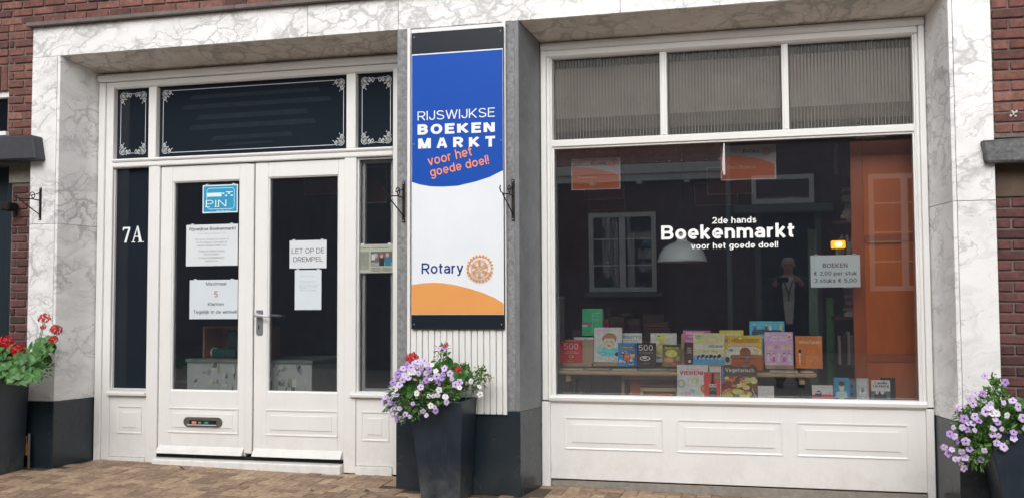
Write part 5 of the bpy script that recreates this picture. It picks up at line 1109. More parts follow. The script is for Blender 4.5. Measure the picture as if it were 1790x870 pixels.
# side counter behind the back pile so nothing floats
a = at(985, 590, 2.0)
bt_ = thing('back_table', 'dark low table at the back carrying piles of old books', 'table', (-1.9, 1.95, .05))
zt_ = at(1080, 590, 2.3)[1]-.05-.004
MB().box(0, 1.7, 0, 1.1, zt_-.03, zt_-.002, DARKWOOD).build('tabletop', bt_, .004)
for x in (.04, 1.6):
    for y in (.04, 1.0): MB().box(x, x+.05, y, y+.05, 0, zt_-.031, DARKWOOD).build('leg', bt_)
a = at(966, 690, 1.4); b = at(986, 522, 1.4)
r = thing('display_panel', 'pale grey upright panel at the left edge of the display window', 'panel', (a[0], 1.4, .05))
MB().box(-.1, b[0]-a[0], 0, .03, 0, b[1]-.05, plain('grey_panel', '6d7270', .6, .15, 4)).build('board', r, .004); MB().box(-.1, b[0]-a[0]+.006, -.005, .035, b[1]-.049, b[1]-.03, plain('grey_trim', '8b8f8d', .5)).build('top_trim', r, .002)
# posts
def gpost(label, px0, px1, py0, py1, Y, mat):
    a = at(px0, py1, Y); b = at(px1, py0, Y)
    r = thing('post', label, 'post', (a[0], Y, .05)); MB().box(0, b[0]-a[0], 0, .05, 0, b[1]-.05, mat).build('shaft', r, .003)
    MB().box(-.01, b[0]-a[0]+.01, -.01, .06, 0, .02, mat).build('foot', r, .003)
gpost('slim dark green upright behind the price sign', 1447, 1457, 520, 690, 2.2, plain('green_upright', '1f7a3a', .5))
gpost('grey green upright left of the price sign', 1417, 1427, 400, 690, 1.9, plain('greygreen_upright', '4d6350', .5))
# pendant lamp
lx0, lz0 = at(1192.5, 457, 1.2); Rl = (at(1236, 457, 1.2)[0]-at(1150, 457, 1.2)[0])/2; top = at(1192, 405, 1.2)[1]-lz0
pl = thing('pendant_lamp', 'pale grey enamel factory pendant lamp hanging behind the window lettering', 'lamp', (lx0, 1.2, lz0))
EN = plain('grey_enamel', 'c3cbce', .25, .05, 4, 0)
prof = [(Rl, 0), (Rl*1.0, .006), (Rl*.97, .03), (Rl*.88, .07), (Rl*.72, .105), (Rl*.5, .13), (Rl*.3, .142), (Rl*.22, .155), (Rl*.2, .185), (Rl*.17, .205), (.001, .21)]
prof = [(r_, z_/.21*top*.96) for r_, z_ in prof]
MB().lathe(prof+[(r_*.97, z_-.004) for r_, z_ in prof[::-1]], EN, 40).build('lamp_shade', pl, smooth=True)
MB().lathe([(Rl+.004, -.003), (Rl+.004, .006), (Rl-.004, .006), (Rl-.004, -.003), (Rl+.004, -.003)], plain('rim_white', 'b9bdbd', .3), 40).build('rim', pl, smooth=True)
MB().tube([(0, 0, top*.96), (0, 0, 3.3-lz0)], .0035, DARK, 6).build('cord', pl)
MB().lathe([(.001, top*1.12), (.022, top*1.1), (.03, top*1.02), (.03, top*.93)], plain('socket_grey', '77797a', .4), 16).build('socket', pl, smooth=True)
# small lit wall lamp
a = at(1453, 434, 1.3); b = at(1478, 420, 1.3)
wlmp = thing('wall_lamp', 'small lit amber lamp above the price sign', 'lamp', (a[0], 1.3, a[1])); w = b[0]-a[0]; h = b[1]-a[1]
MB().box(0, w, 0, .06, 0, h, m_emit('amber_shade', 'e09a2a', 1.6)).build('lamp_shade', wlmp, .006); MB().box(w*.3, w*.72, -.012, -.001, h*.25, h*.78, m_emit('warm_bulb', 'ffe9a0', 5.0)).build('bulb', wlmp, .004)
MB().box(w*.45, w*.55, .061, .42, h*.4, h*.6, IRON).build('bracket', wlmp)
# bookcase seen edge on, right of the window
bc = thing('bookcase', 'tall brown bookcase packed with books, seen edge on beside the orange wood panel', 'bookcase', (.62, 1.5, .05))
for X in (0, .3):
    MB().box(X, X+.025, 0, 1.9, 0, 3.0, m_wood('reddish_case_wood', '5a2f1a', '74401f')).build('side_panel', bc, .002)
X0 = -.0
MB().box(-.02, .3, -.01, .02, 0, .3, DARKWOOD).build('kick_board', bc)
for i in range(8):
    MB().box(-.23, -.001, 0, 1.9, .05+.37*i, .07+.37*i, DARKWOOD).build('shelf', bc)
rb = random.Random(11)
for i in range(8):
    z = .071+.37*i; cols = ['a9b4ba', 'c9c6bd', '6d7f8a', '8a8276', 'b0a48c', '4f6a80', 'd3d3cf', '5a4034', '2f3a44', '6b2f2a']
    if i % 2:
        while z < .071+.37*i+.24:
            tk = rb.uniform(.014, .034); sm = MB(); o_ = rb.uniform(0, .04); sm.box(-.17+o_, -.02, .01, .16, z, z+tk-.002, ink(rb.choice(cols))); sm.build('shelved_book', bc); z += tk
    else:
        xx = -.21
        while xx < -.04:
            tk = rb.uniform(.014, .034); sm = MB(); sm.box(xx, xx+tk-.002, .01+rb.uniform(0, .03), .16, z, z+rb.uniform(.19, .27), ink(rb.choice(cols))); sm.build('shelved_book', bc); xx += tk
# orange wooden folding panel
a = at(1495, 702, .72); b = at(1600, 243, .72)
op = thing('wooden_screen', 'tall orange varnished wooden door panel at the right side of the display window', 'wood panel', (a[0], .72, .05)); w = b[0]+.10-a[0]; h = b[1]-.05
zz = lambda py: at(1550, py, .72)[1]-.05
MB().box(0, .085, 0, .04, 0, h, ORANGEWOOD).build('stile', op, .003); MB().box(w-.085, w, 0, .04, 0, h, ORANGEWOOD).build('stile', op, .003)
for z0, z1 in ((0, .2), (zz(632), zz(618)), (zz(422), zz(410)), (h-.1, h)):
    MB().box(.0855, w-.0855, .001, .039, z0, z1, ORANGEWOOD).build('rail', op, .003)
MB().box(.0855, w-.0855, .015, .027, .2, h-.1, m_wood('orange_panel_wood', 'c45e14', 'da7418', (3, 3, .6), .3)).build('door_panel', op)
MB().box(.10, .33, -.012, -.001, zz(424), zz(421.5), plain('brass_strip', 'b9a070', .4, .3, 30, 0)).build('rail_edge', op, .002)
r = thing('ceiling_board', 'pale strip of board above the orange wood panel', 'board', (at(1495, 240, .7)[0], .68, at(1495, 242, .68)[1])); 
MB().box(0, .2, 0, .05, 0, .03, plain('board_white', '9a8f84', .7)).build('board', r, .002)
# --- behind the left door
def inb(label, name, cat, x0, y0, x1, y1, Y, d, mat, bev=.004, part='body'):
    a = at(x0, y1, Y); b = at(x1, y0, Y); r = thing(name, label, cat, (a[0], Y, a[1])); MB().box(0, b[0]-a[0], 0, d, 0, b[1]-a[1], mat).build(part, r, bev); return r, b[0]-a[0], b[1]-a[1]
a = at(326, 690, .57); b = at(545, 629, .57)
ct = thing('counter_table', 'counter covered with a grey and white printed cloth behind the door glass', 'counter', (a[0], .57, .05)); w = b[0]-a[0]; h = b[1]-.05
CLOTHM = plain('printed_cloth', 'ccd4d3', .6, .08, 9, .1, 30)
rq = random.Random(21); cs = []
for i in range(110):
    x, y = rq.uniform(.01, .94), rq.uniform(.42, .93); q = rq.random(); c_ = rq.choice(['8f9896', '76807f', 'a9b1ae', 'e0e4e0', '5f6a6a', 'b9b59a', 'e8ebe8'])
    if q < .35: cs.append(('r', x, y, rq.uniform(.01, .04), rq.uniform(.02, .10), c_))
    elif q < .6: cs.append(('e', x+.02, y, rq.uniform(.006, .02), rq.uniform(.012, .045), c_))
    elif q < .8: cs.append(('p', [(x, y), (x+rq.uniform(.02, .05), y), (x+rq.uniform(0, .05), y+rq.uniform(.04, .1))], c_))
    else: cs.append(('l', [(x, y), (x+rq.uniform(-.02, .04), y+.06), (x+rq.uniform(.0, .05), y+rq.uniform(0, .1))], .006, c_))
m = MB(); art(m, cs, w, h, -.0008, .00004); m.build('cloth_print', ct)
MB().box(0, w, 0, .7, 0, h-.03, CLOTHM).build('cloth', ct, .006); MB().box(-.01, w+.01, -.01, .72, h-.029, h, plain('counter_top', '8f9a98', .3, .2, 12)).build('countertop', ct, .004)
# open crate on the counter
a = at(354, 629, .64); b = at(417, 571, .64); w = b[0]-a[0]+.22; hh = b[1]-a[1]
cr = thing('wooden_crate', 'open reddish wooden crate standing on the counter behind the left door', 'crate', (a[0], .64, at(354, 629, .57)[1]))
CR = m_wood('crate_wood', '9a6444', 'b57c56'); 
MB().box(0, .016, 0, .3, 0, hh, CR).build('side_panel', cr, .002); MB().box(w-.016, w, 0, .3, 0, hh, CR).build('side_panel', cr, .002)
MB().box(.0165, w-.0165, 0, .3, hh-.016, hh, CR).build('top_panel', cr, .002); MB().box(.0165, w-.0165, 0, .3, 0, .014, CR).build('bottom_panel', cr, .002); MB().box(.0165, w-.0165, .28, .296, .0145, hh-.0165, CR).build('back_panel', cr, .001)
a2 = at(369, 628, .66); r = thing('tape_dispenser', 'dark green desk dispenser inside the open crate', 'dispenser', (a2[0], .66, at(354, 629, .57)[1]+.015))
TG = plain('dark_teal_plastic', '2a5450', .35); MB().box(0, .22, 0, .12, 0, .075, TG).build('base', r, .01); MB().box(.11, .22, .05, .14, .076, .22, plain('dark_slate_plastic', '2c4048', .4)).build('holder', r, .01)
MB().yprism(arcs(-.005, .04, .04, .04, n=24), .06, .085, plain('tape_white', 'e4e4e0', .5)).build('tape_roll', r)
a3 = at(303, 662, .75); r = thing('low_shelf', 'brown shelf with a pale edge at the lower left of the door glass', 'shelf', (a3[0]-.15, .75, .05))
zz3 = a3[1]-.05; MB().box(0, .32, 0, .3, 0, zz3-.03, m_wood('shelf_brown', '5d3a22', '7a4f30')).build('carcass', r, .003); MB().box(-.005, .33, -.01, .3, zz3-.029, zz3, plain('pale_edge', 'a39c90', .5)).build('top_edge', r, .003)
a4 = at(303, 645, 1.6); r = thing('cabinet', 'dim brown cabinet deep behind the left door', 'cabinet', (a4[0]-.2, 1.7, .05)); MB().box(0, .7, 0, .4, 0, at(303, 603, 1.7)[1]-.05, m_wood('dim_cabinet', '4a3626', '5c4632')).build('carcass', r, .004); MB().box(.03, .67, -.012, -.001, .08, at(303, 610, 1.7)[1]-.05, DARKWOOD).build('cabinet_door', r, .003)

# ================================================================== WALL BRACKETS
def bracket(label, px, py0, py1, out, side):
    X, z1 = at(px, py0, 0); _, z0 = at(px, py1, 0); H = z1-z0
    r = thing('wall_bracket', label, 'hanging basket bracket', (X, -.001, z0), group='wrought iron basket brackets')
    MB().box(-.011, .011, -.006, 0, 0, H, IRON).build('back_plate', r, .002)
    # arm stands straight out from the wall, slightly swung
    sw = side
    def Pt(o_, z_): return (sw*o_*.55, -.006-o_, z_)
    MB().tube([Pt(0, H*.60), Pt(out*.35, H*.63), Pt(out*.8, H*.60), Pt(out*1.0, H*.64), Pt(out*1.08, H*.72), Pt(out*1.02, H*.78)], .0045, IRON, 7).build('arm', r, smooth=True)
    MB().tube([Pt(0, H*.16), Pt(out*.4, H*.36), Pt(out*.85, H*.59)], .0042, IRON, 7).build('strut', r, smooth=True)
    sc = [Pt(out*(.30+.13*math.cos(t)*(1-t/9)), H*(.72+.14*math.sin(t)*(1-t/9))) for t in [i*.5 for i in range(15)]]
    MB().tube([Pt(0, H*.85), Pt(out*.1, H*.80)]+sc, .0038, IRON, 6).build('scroll', r, smooth=True)
    for z in (H*.04, H*.96): MB().ball((0, -.008, z), .006, ALU, 8, 5).build('screw', r, smooth=True)
bracket('black scrolled iron bracket on the left marble pier', 71.5, 328, 385, .2, -.55)
bracket('black iron bracket on the grey stone strip left of the banner', 706, 318, 389, .2, -.55)
bracket('black iron bracket on the grey stone strip right of the banner', 897, 314, 386, .2, -.30)
# small black lamp near left edge
a = at(20, 361, .03); r = thing('outdoor_spot', 'small black wall spotlight on the bricks at the far left', 'lamp', (a[0], .09, a[1]))
MB().box(-.05, .03, -.13, -.02, -.035, .03, DARK).build('housing', r, .008); MB().box(-.01, .01, -.02, .005, -.02, .02, DARK).build('mount', r, .002)
# bolt beside the left planter
a = at(50, 815, -.06); rz = gz(a[0], -.06); r = thing('ground_bolt', 'short upright metal rod with a brass coloured clamp beside the left planter', 'rod', (a[0], -.06, rz))
MB().tube([(0, 0, 0), (0, 0, .27)], .010, plain('worn_steel', '6f675e', .5, .3, 20, .2, metal=.5), 8).build('rod', r); MB().box(-.034, -.006, -.015, .015, .10, .19, plain('worn_brass', '8f6f3c', .4, .3, 20, .2, metal=.6)).build('clamp', r, .004); MB().box(-.03, -.016, -.01, .01, .19, .25, plain('worn_brass2', '7d6a4a', .4, .3, 20, .2, metal=.6)).build('clamp_tongue', r, .003)

# ================================================================== PLANTERS AND FLOWERS
def planter(label, bx0, bx1, by0, by1, tx0, tx1, ty0, ty1, zb, zt, group='tall tapered dark planters'):
    cx, cy = (bx0+bx1)/2, (by0+by1)/2
    r = thing('planter', label, 'planter', (cx, cy, zb), group=group); q = lambda x, y: (x-cx, y-cy)
    H = zt-zb; 
    def ringp(x0, x1, y0, y1, z): return [(x0-cx, y0-cy, z), (x1-cx, y0-cy, z), (x1-cx, y1-cy, z), (x0-cx, y1-cy, z)]
    m = MB(); vs = ringp(bx0, bx1, by0, by1, 0)+ringp(tx0, tx1, ty0, ty1, H)+ringp(tx0+.02, tx1-.02, ty0+.02, ty1-.02, H)+ringp(tx0+.03, tx1-.03, ty0+.03, ty1-.03, H-.06)
    fs = [(0, 3, 2, 1)]
    for L in range(3):
        for k in range(4): fs.append((4*L+k, 4*L+(k+1) % 4, 4*L+4+(k+1) % 4, 4*L+4+k))
    fs.append((12, 13, 14, 15)); m.add(vs, fs, PLANTER); m.build('pot', r, .006, seg=2)
    s = MB(); s.box(tx0+.031-cx, tx1-.031-cx, ty0+.031-cy, ty1-.031-cy, H-.059, H-.03, SOIL); s.build('soil', r)
    return r
planter('tall dark tapered planter in front of the central pillar', -2.365, -2.095, -.315, -.035, -2.425, -2.06, -.385, -.02, gz(-2.2, -.2)-.01, .70)
planter('dark planter with red geraniums at the left edge', -6.35, -5.70, -.62, -.09, -6.4, -5.672, -.68, -.07, gz(-6, -.3)-.02, .80)
planter('dark planter with purple petunias at the right edge', 1.235, 1.75, -.42, -.05, 1.13, 1.8, -.46, -.03, gz(1.4, -.3)-.02, .60)
# leaf and flower prototypes
GRN = m_leaf('leaf_green', ['2c4a1e', '47702f', '5f8a3c', '7a9a4a']); GRN2 = m_leaf('geranium_leaf_green', ['284f22', '3f7036', '5b8a48']); STEM = plain('green_stem', '56803a', .6)
DRY = plain('dry_leaf', '8a7a48', .8)
PURP = plain('purple_petal', 'aa8cc9', .6, .15, 30, 0); PURPL = plain('light_purple_petal', 'cdb9e0', .6, .12, 30, 0); WHP = plain('white_petal', 'dedce2', .6, .05, 30, 0); THR = plain('violet_throat', '4e3470', .7); THRG = plain('green_throat', '9aa468', .7); REDP = m_leaf('red_petal', ['a01218', 'c01a22', 'd2303a'])
def petunia_mesh(pet, thr, seed):
    rr = random.Random(seed); m = MB(); n = 30; R0 = .5
    def rad(t): return 1-.17*abs(math.sin(2.5*t))**3*1.0-.03*math.sin(9*t+seed)
    rings = [(.1, -.10), (.21, .0), (.65, .05), (1.0, -.02)]
    vs = []; 
    for k, (q, dz) in enumerate(rings):
        for j in range(n):
            t = 2*PI*j/n; r_ = R0*q*(rad(t) if k > 1 else 1); wv = .035*math.sin(5*t+seed)*q+(.02*rr.uniform(-1, 1) if k == 3 else 0)
            vs.append((r_*math.cos(t), r_*math.sin(t), dz*.8+wv))
    def band(k): return [(k*n+j, k*n+(j+1) % n, (k+1)*n+(j+1) % n, (k+1)*n+j) for j in range(n)]
    m.add(vs, band(1)+band(2), pet); 
    m.add(vs[:2*n], [(j, (j+1) % n, n+(j+1) % n, n+j) for j in range(n)]+[tuple(range(n))[::-1]], thr)
    # trumpet tube behind
    m.add([(.14*math.cos(2*PI*j/8), .14*math.sin(2*PI*j/8), -.02) for j in range(8)]+[(.05*math.cos(2*PI*j/8), .05*math.sin(2*PI*j/8), -.55) for j in range(8)], [(j, 8+j, 8+(j+1) % 8, (j+1) % 8) for j in range(8)], pet)
    me = m.mesh('petunia_flower'); me.polygons.foreach_set('use_smooth', [True]*len(me.polygons)); return me
PET = {'p': [petunia_mesh(PURP, THR, 1), petunia_mesh(PURP, THR, 5), petunia_mesh(PURPL, THR, 3), petunia_mesh(PURPL, THR, 8)], 'w': [petunia_mesh(WHP, THRG, 2), petunia_mesh(WHP, THRG, 6)], 'l': [petunia_mesh(PURPL, THRG, 4)]}
def orient(o, loc, d, size):
    z = Vector(d).normalized(); q = z.to_track_quat('Z', 'Y'); o.matrix_local = Matrix.Translation(loc) @ q.to_matrix().to_4x4() @ Matrix.Rotation(random.uniform(0, 6.28), 4, 'Z') @ Matrix.Scale(size, 4)
def leaf_pts(m, p, d, nrm, L, Wd, mat):
    """pointed folded leaf"""
    d = Vector(d).normalized(); nrm = Vector(nrm); s = d.cross(nrm)
    if s.length < 1e-3: s = d.orthogonal()
    s.normalize(); n_ = s.cross(d).normalized(); p = Vector(p)
    vs = [p, p+d*L*.35+s*Wd*.5+n_*L*.03, p+d*L*.35-s*Wd*.5+n_*L*.03, p+d*L*.45-n_*L*.03, p+d*L*.75+s*Wd*.33-n_*L*.02, p+d*L*.75-s*Wd*.33-n_*L*.02, p+d*L-n_*L*.16]
    m.add(vs, [(0, 3, 1), (0, 2, 3), (1, 3, 4), (2, 5, 3), (3, 6, 4), (3, 5, 6)], mat)
def rand_dir(rr, up_=0):
    v = Vector((rr.gauss(0, 1), rr.gauss(0, 1), rr.gauss(0, 1)+up_)); return v.normalized()
def foliage(name, parent, org, clumps, n, L, seed, mats, round_=False, stems=True):
    rr = random.Random(seed); m = MB(); tot = sum(c[2][0]*c[2][2] for c in clumps)
    for cxy, Yc, rad in clumps:
        k = int(n*rad[0]*rad[2]/tot)
        X, Z = at(cxy[0], cxy[1], Yc); cen = Vector((X, Yc, Z))-org
        for _ in range(k):
            u_ = rand_dir(rr); rr_ = rr.random()**.45; p = cen+Vector((u_.x*rad[0], u_.y*rad[1], u_.z*rad[2]))*rr_
            d = (u_*.8+rand_dir(rr)*.8+Vector((0, -.2, .1))).normalized(); l = L*rr.uniform(.6, 1.25); mat = rr.choice(mats)
            if round_:
                nn = (Vector((0, -1, .7))+rand_dir(rr)*.8).normalized(); a_ = nn.orthogonal().normalized(); b_ = nn.cross(a_); q = 11
                ring_ = [p+(a_*math.cos(2*PI*j/q)+b_*math.sin(2*PI*j/q))*l*.6*(1+.1*math.cos(5*2*PI*j/q*1.0)+rr.uniform(-.05, .05))+nn*l*.06*rr.uniform(-1, 1) for j in range(q)]
                m.add([p-nn*l*.1]+ring_, [(0, 1+j, 1+(j+1) % q) for j in range(q)], mat)
            else: leaf_pts(m, p, d, rand_dir(rr, 1.2), l, l*.5, mat)
            if stems and rr.random() < .12: m.tube([cen*.55+p*.45, p], .0016, STEM, 4, False)
    o = m.build(name, parent); o['kind'] = 'stuff'; return o
def flowers(parent, org, items, base, sc, Yc, Yr, cx, cz, seed, name='petunia_flower'):
    rr = random.Random(seed); stems = MB()
    for k, (zx, zy, kd) in enumerate(items):
        px, py = base[0]+zx/sc, base[1]+zy/sc; X, Z = at(px, py, Yc)
        dx, dz = (X-cx[0])/cx[1], (Z-cz[0])/cz[1]; dd = min(1, math.hypot(dx, dz)); Y = Yc-Yr*math.sqrt(max(.02, 1-dd*dd))
        X, Z = at(px, py, Y); d = Vector((dx*.55+.2, -.95, dz*.35+.3))+rand_dir(rr)*.55
        if rr.random() < .12: d = Vector((dx, -.35, dz*.3-.2))+rand_dir(rr)*.4
        o = bpy.data.objects.new(name, rr.choice(PET[kd])); C.objects.link(o); o.parent = parent
        X, Z = at(px, py, Y-.03); p = Vector((X, Y-.03, Z))-org; orient(o, p, d, rr.uniform(.038, .056) if kd == 'p' else rr.uniform(.032, .046))
        q = p-d.normalized()*.03; cen = Vector((cx[0], Yc+.03, cz[0]-.05))-org
        stems.tube([q, (q+cen)*.5+Vector((0, 0, .01)), cen], .0014, STEM, 4, False)
    o = stems.build('flower_stems', parent); o['kind'] = 'stuff'
def floret_mesh(mat, seed, n=34):
    rr = random.Random(seed); m = MB()
    for i in range(n):
        ph = math.acos(1-2*(i+.5)/n); th = PI*(1+5**.5)*i; u_ = Vector((math.sin(ph)*math.cos(th), math.sin(ph)*math.sin(th), math.cos(ph)*.8))
        if u_.z < -.55: continue
        c = u_*.5*rr.uniform(.85, 1.1); nn = (u_+rand_dir(rr)*.35).normalized(); a_ = nn.orthogonal().normalized(); b_ = nn.cross(a_); t0 = rr.uniform(0, 6)
        for j in range(5):
            t = t0+2*PI*j/5; d = a_*math.cos(t)+b_*math.sin(t); s = nn.cross(d)
            m.add([c, c+d*.11+s*.07+nn*.03, c+d*.19+nn*.015, c+d*.11-s*.07+nn*.03], [(0, 1, 2), (0, 2, 3)], mat)
    m.tube([(0, 0, 0), (0, 0, -.6)], .03, STEM, 5, False)
    return m.mesh('geranium_head')
GER = [floret_mesh(REDP, 1), floret_mesh(REDP, 2, 26)]
def heads(parent, org, items, base, sc, Y, size=.075, stemto=None, seed=0):
    rr = random.Random(seed); st = MB()
    for zx, zy, s in items:
        y = Y+rr.uniform(-.06, .03); X, Z = at(base[0]+zx/sc, base[1]+zy/sc, y); p = Vector((X, y, Z))-org
        o = bpy.data.objects.new('geranium_flower', rr.choice(GER)); C.objects.link(o); o.parent = parent; orient(o, p, (rr.uniform(-.3, .3), -.35, 1), size*s)
        if stemto: 
            c = Vector((X*.7+stemto[0]*.3, stemto[1], stemto[2]))-org; st.tube([p, (p*2+c)/3+Vector((.0, .01, 0)), c], .0028, STEM, 5, False)
    if st.f: o = st.build('flower_stalks', parent); o['kind'] = 'stuff'
# centre plant
org = Vector((-2.24, -.2, .68))
cp_ = thing('petunia_plant', 'lilac and white petunias with one red geranium spilling over the central planter', 'flowers', org)
cl = [((735, 672), -.33, (.13, .13, .10)), ((700, 690), -.38, (.10, .10, .12)), ((712, 715), -.40, (.09, .09, .09)), ((690, 705), -.36, (.06, .07, .09)), ((760, 660), -.28, (.16, .12, .10)), ((790, 672), -.25, (.16, .14, .09)), ((822, 668), -.2, (.11, .12, .07)), ((770, 688), -.42, (.14, .06, .07)), ((740, 706), -.43, (.07, .05, .06)), ((772, 625), -.22, (.05, .05, .08)), ((800, 645), -.22, (.1, .08, .05)), ((845, 655), -.2, (.05, .05, .05))]
foliage('foliage', cp_, org, cl, 1650, .034, 5, [GRN, GRN, GRN, GRN2, DRY if False else GRN])
foliage('geranium_leaves', cp_, org, [((785, 645), -.24, (.13, .08, .05)), ((715, 680), -.4, (.08, .05, .06)), ((800, 660), -.3, (.1, .06, .04))], 46, .06, 6, [GRN2], True)
foliage('wispy_shoots', cp_, org, [((838, 652), -.2, (.06, .04, .07)), ((775, 612), -.24, (.05, .04, .06)), ((852, 660), -.2, (.04, .03, .03))], 110, .022, 8, [m_leaf('yellowish_green', ['6d7a34', '93a04e', 'a8a86a'])])
ci = [(110, 265, 'p'), (135, 222, 'p'), (185, 172, 'p'), (258, 188, 'p'), (240, 155, 'p'), (275, 150, 'p'), (190, 238, 'p'), (160, 250, 'p'), (288, 250, 'p'), (350, 85, 'p'), (378, 82, 'p'), (375, 220, 'p'), (410, 217, 'p'), (350, 263, 'p'), (340, 232, 'p'), (380, 190, 'p'), (438, 275, 'p'), (460, 262, 'p'), (112, 375, 'p'), (130, 330, 'p'), (105, 338, 'p'), (55, 355, 'p'), (80, 385, 'l'), (105, 435, 'l'), (135, 450, 'p'), (155, 455, 'l'), (392, 366, 'p'), (335, 412, 'p'), (328, 395, 'p'), (256, 288, 'p'), (165, 190, 'p'), (215, 375, 'l'), (112, 400, 'l'), (285, 435, 'l'), (268, 415, 'l'), (302, 195, 'p'), (218, 200, 'l'), (235, 320, 'w'), (262, 268, 'w'), (352, 303, 'w'), (345, 330, 'w'), (322, 335, 'w'), (300, 335, 'w'), (386, 338, 'w'), (308, 385, 'w'), (335, 203, 'w'), (222, 212, 'w'), (205, 215, 'w'), (500, 268, 'w'), (460, 290, 'w'), (565, 285, 'w'), (568, 327, 'w'), (315, 172, 'w'), (128, 300, 'w'), (520, 258, 'w'), (85, 350, 'p'), (198, 442, 'l'), (125, 465, 'l'), (150, 205, 'p'), (205, 185, 'p'), (225, 165, 'l'), (170, 225, 'l'), (300, 170, 'p'), (245, 215, 'p'), (120, 245, 'l'), (95, 300, 'l'), (145, 275, 'p'), (70, 340, 'p'), (95, 370, 'p'), (65, 378, 'l'), (120, 420, 'p'), (145, 400, 'l'), (310, 245, 'l'), (365, 240, 'p'), (285, 215, 'l'), (420, 245, 'l'), (92, 412, 'p'), (175, 430, 'l')]
flowers(cp_, org, ci, (650, 580), 3., -.3, .16, (-2.33, .42), (.74, .3), 3)
heads(cp_, org, [(210, 135, 1.15), (453, 195, .65), (388, 70, .5), (218, 208, .4)], (650, 580), 3., -.34, .07, (-2.25, -.2, .68), 2)
# right plant
org = Vector((1.35, -.22, .58))
rp = thing('petunia_plant', 'purple petunias spilling over the planter at the right edge', 'flowers', org)
cl = [((1715, 735), -.35, (.14, .14, .12)), ((1740, 720), -.25, (.16, .14, .12)), ((1695, 755), -.36, (.09, .1, .12)), ((1705, 790), -.4, (.09, .08, .09)), ((1740, 760), -.42, (.13, .06, .08)), ((1775, 730), -.25, (.12, .14, .1)), ((1738, 690), -.25, (.05, .05, .1)), ((1805, 740), -.25, (.12, .14, .12))]
foliage('foliage', rp, org, cl, 2000, .034, 15, [GRN]); foliage('geranium_leaves', rp, org, [((1785, 730), -.32, (.07, .06, .09)), ((1800, 760), -.32, (.07, .06, .06))], 34, .07, 16, [GRN2], True)
foliage('wispy_shoots', rp, org, [((1738, 678), -.3, (.02, .03, .1)), ((1745, 672), -.3, (.03, .03, .05)), ((1695, 722), -.36, (.07, .03, .04))], 90, .03, 18, [GRN])
ri = [(775, 75, 'p'), (715, 70, 'l'), (675, 115, 'p'), (590, 175, 'l'), (633, 268, 'p'), (795, 215, 'p'), (840, 192, 'w'), (845, 230, 'w'), (835, 152, 'l'), (715, 250, 'p'), (745, 280, 'p'), (890, 295, 'p'), (920, 345, 'l'), (1010, 370, 'p'), (1000, 127, 'p'), (1045, 175, 'p'), (935, 145, 'l'), (960, 240, 'w'), (618, 330, 'l'), (550, 332, 'l'), (525, 382, 'p'), (715, 352, 'l'), (855, 340, 'l'), (848, 385, 'p'), (893, 397, 'l'), (880, 450, 'p'), (935, 480, 'p'), (1010, 415, 'l'), (645, 440, 'p'), (675, 498, 'p'), (615, 520, 'l'), (480, 485, 'l'), (512, 530, 'p'), (565, 572, 'l'), (600, 575, 'l'), (760, 578, 'p'), (632, 645, 'p'), (785, 510, 'l'), (690, 100, 'l'), (650, 575, 'l'), (790, -60, 'p'), (945, -10, 'p'), (700, 150, 'p'), (880, 225, 'w'), (1080, 260, 'p'), (1100, 340, 'p'), (1130, 200, 'l'), (580, 205, 'p'), (665, 300, 'l'), (560, 400, 'l'), (700, 300, 'p'), (820, 180, 'p'), (870, 270, 'l'), (655, 350, 'p'), (640, 560, 'p'), (610, 610, 'l'), (540, 500, 'l'), (580, 440, 'p')]
flowers(rp, org, ri, (1540, 670), 4.352, -.3, .16, (1.32, .5), (.62, .42), 4)
# left plant
org = Vector((-5.95, -.35, .80))
lp = thing('geranium_plant', 'red geraniums in the planter at the left edge', 'flowers', org)
cl = [((20, 640), -.4, (.22, .14, .10)), ((55, 630), -.25, (.14, .14, .08)), ((70, 610), -.16, (.09, .07, .06)), ((35, 655), -.5, (.2, .1, .05)), ((80, 605), -.12, (.06, .05, .05)), ((-10, 635), -.4, (.2, .2, .12))]
foliage('foliage', lp, org, cl, 210, .075, 25, [GRN2, GRN2, m_leaf('pale_geranium_leaf', ['34602c', '527f45', '739a60'])], True); foliage('leaf_filling', lp, org, [((30, 645), -.3, (.3, .14, .1)), ((60, 640), -.2, (.12, .12, .08))], 350, .04, 28, [GRN])
heads(lp, org, [(153, 250, .95), (195, 288, .95), (185, 322, .75), (22, 330, 1.2), (35, 400, 1.4), (60, 358, 1.2), (100, 392, .8), (-5, 362, 1.0), (150, 280, .5), (-40, 350, 1.2)], (0, 430), 1.978, -.3, .085, (-5.85, -.3, .82), 5)
# fallen leaves
lf = [(319, 819, '5c5a3a'), (485, 821, 'c0ab84'), (1205, 857, 'a06a50'), (640, 858, '8f8f8a'), (545, 858, 'c9c4b8')]
for (px, py, c), lab in zip(lf, ('curled olive dry leaf on the pavement before the left door', 'pale dry leaf on the pavement before the door step', 'rust brown dry leaf at the foot of the display window', 'small grey leaf on the pavement left of the central planter', 'small pale leaf on the pavement before the right door')):
    Y = .3
    for _ in range(40):
        X, Z = at(px, py, Y); g_ = gz(X, Y)
        Y += (Z-g_)*-3. if False else (-(g_-Z)*-1)*0
        # walk the depth until the ray meets the pavement
        if Z < g_: Y -= .02
        else: Y += .02
    X, Z = at(px, py, Y); m = MB(); s = .035
    m.add([(-s, 0, .004), (-s*.3, -s*.5, .012), (s*.4, -s*.4, .006), (s, 0, .014), (s*.3, s*.5, .01), (-s*.4, s*.4, .02), (0, 0, .002)], [(6, 0, 1), (6, 1, 2), (6, 2, 3), (6, 3, 4), (6, 4, 5), (6, 5, 0)], ink(c, .8))
    o = m.build('fallen_leaf'); o.location = (X, Y, gz(X, Y)+.003); o.rotation_euler = (0, 0, random.uniform(0, 6)); tag(o, lab, 'leaf')

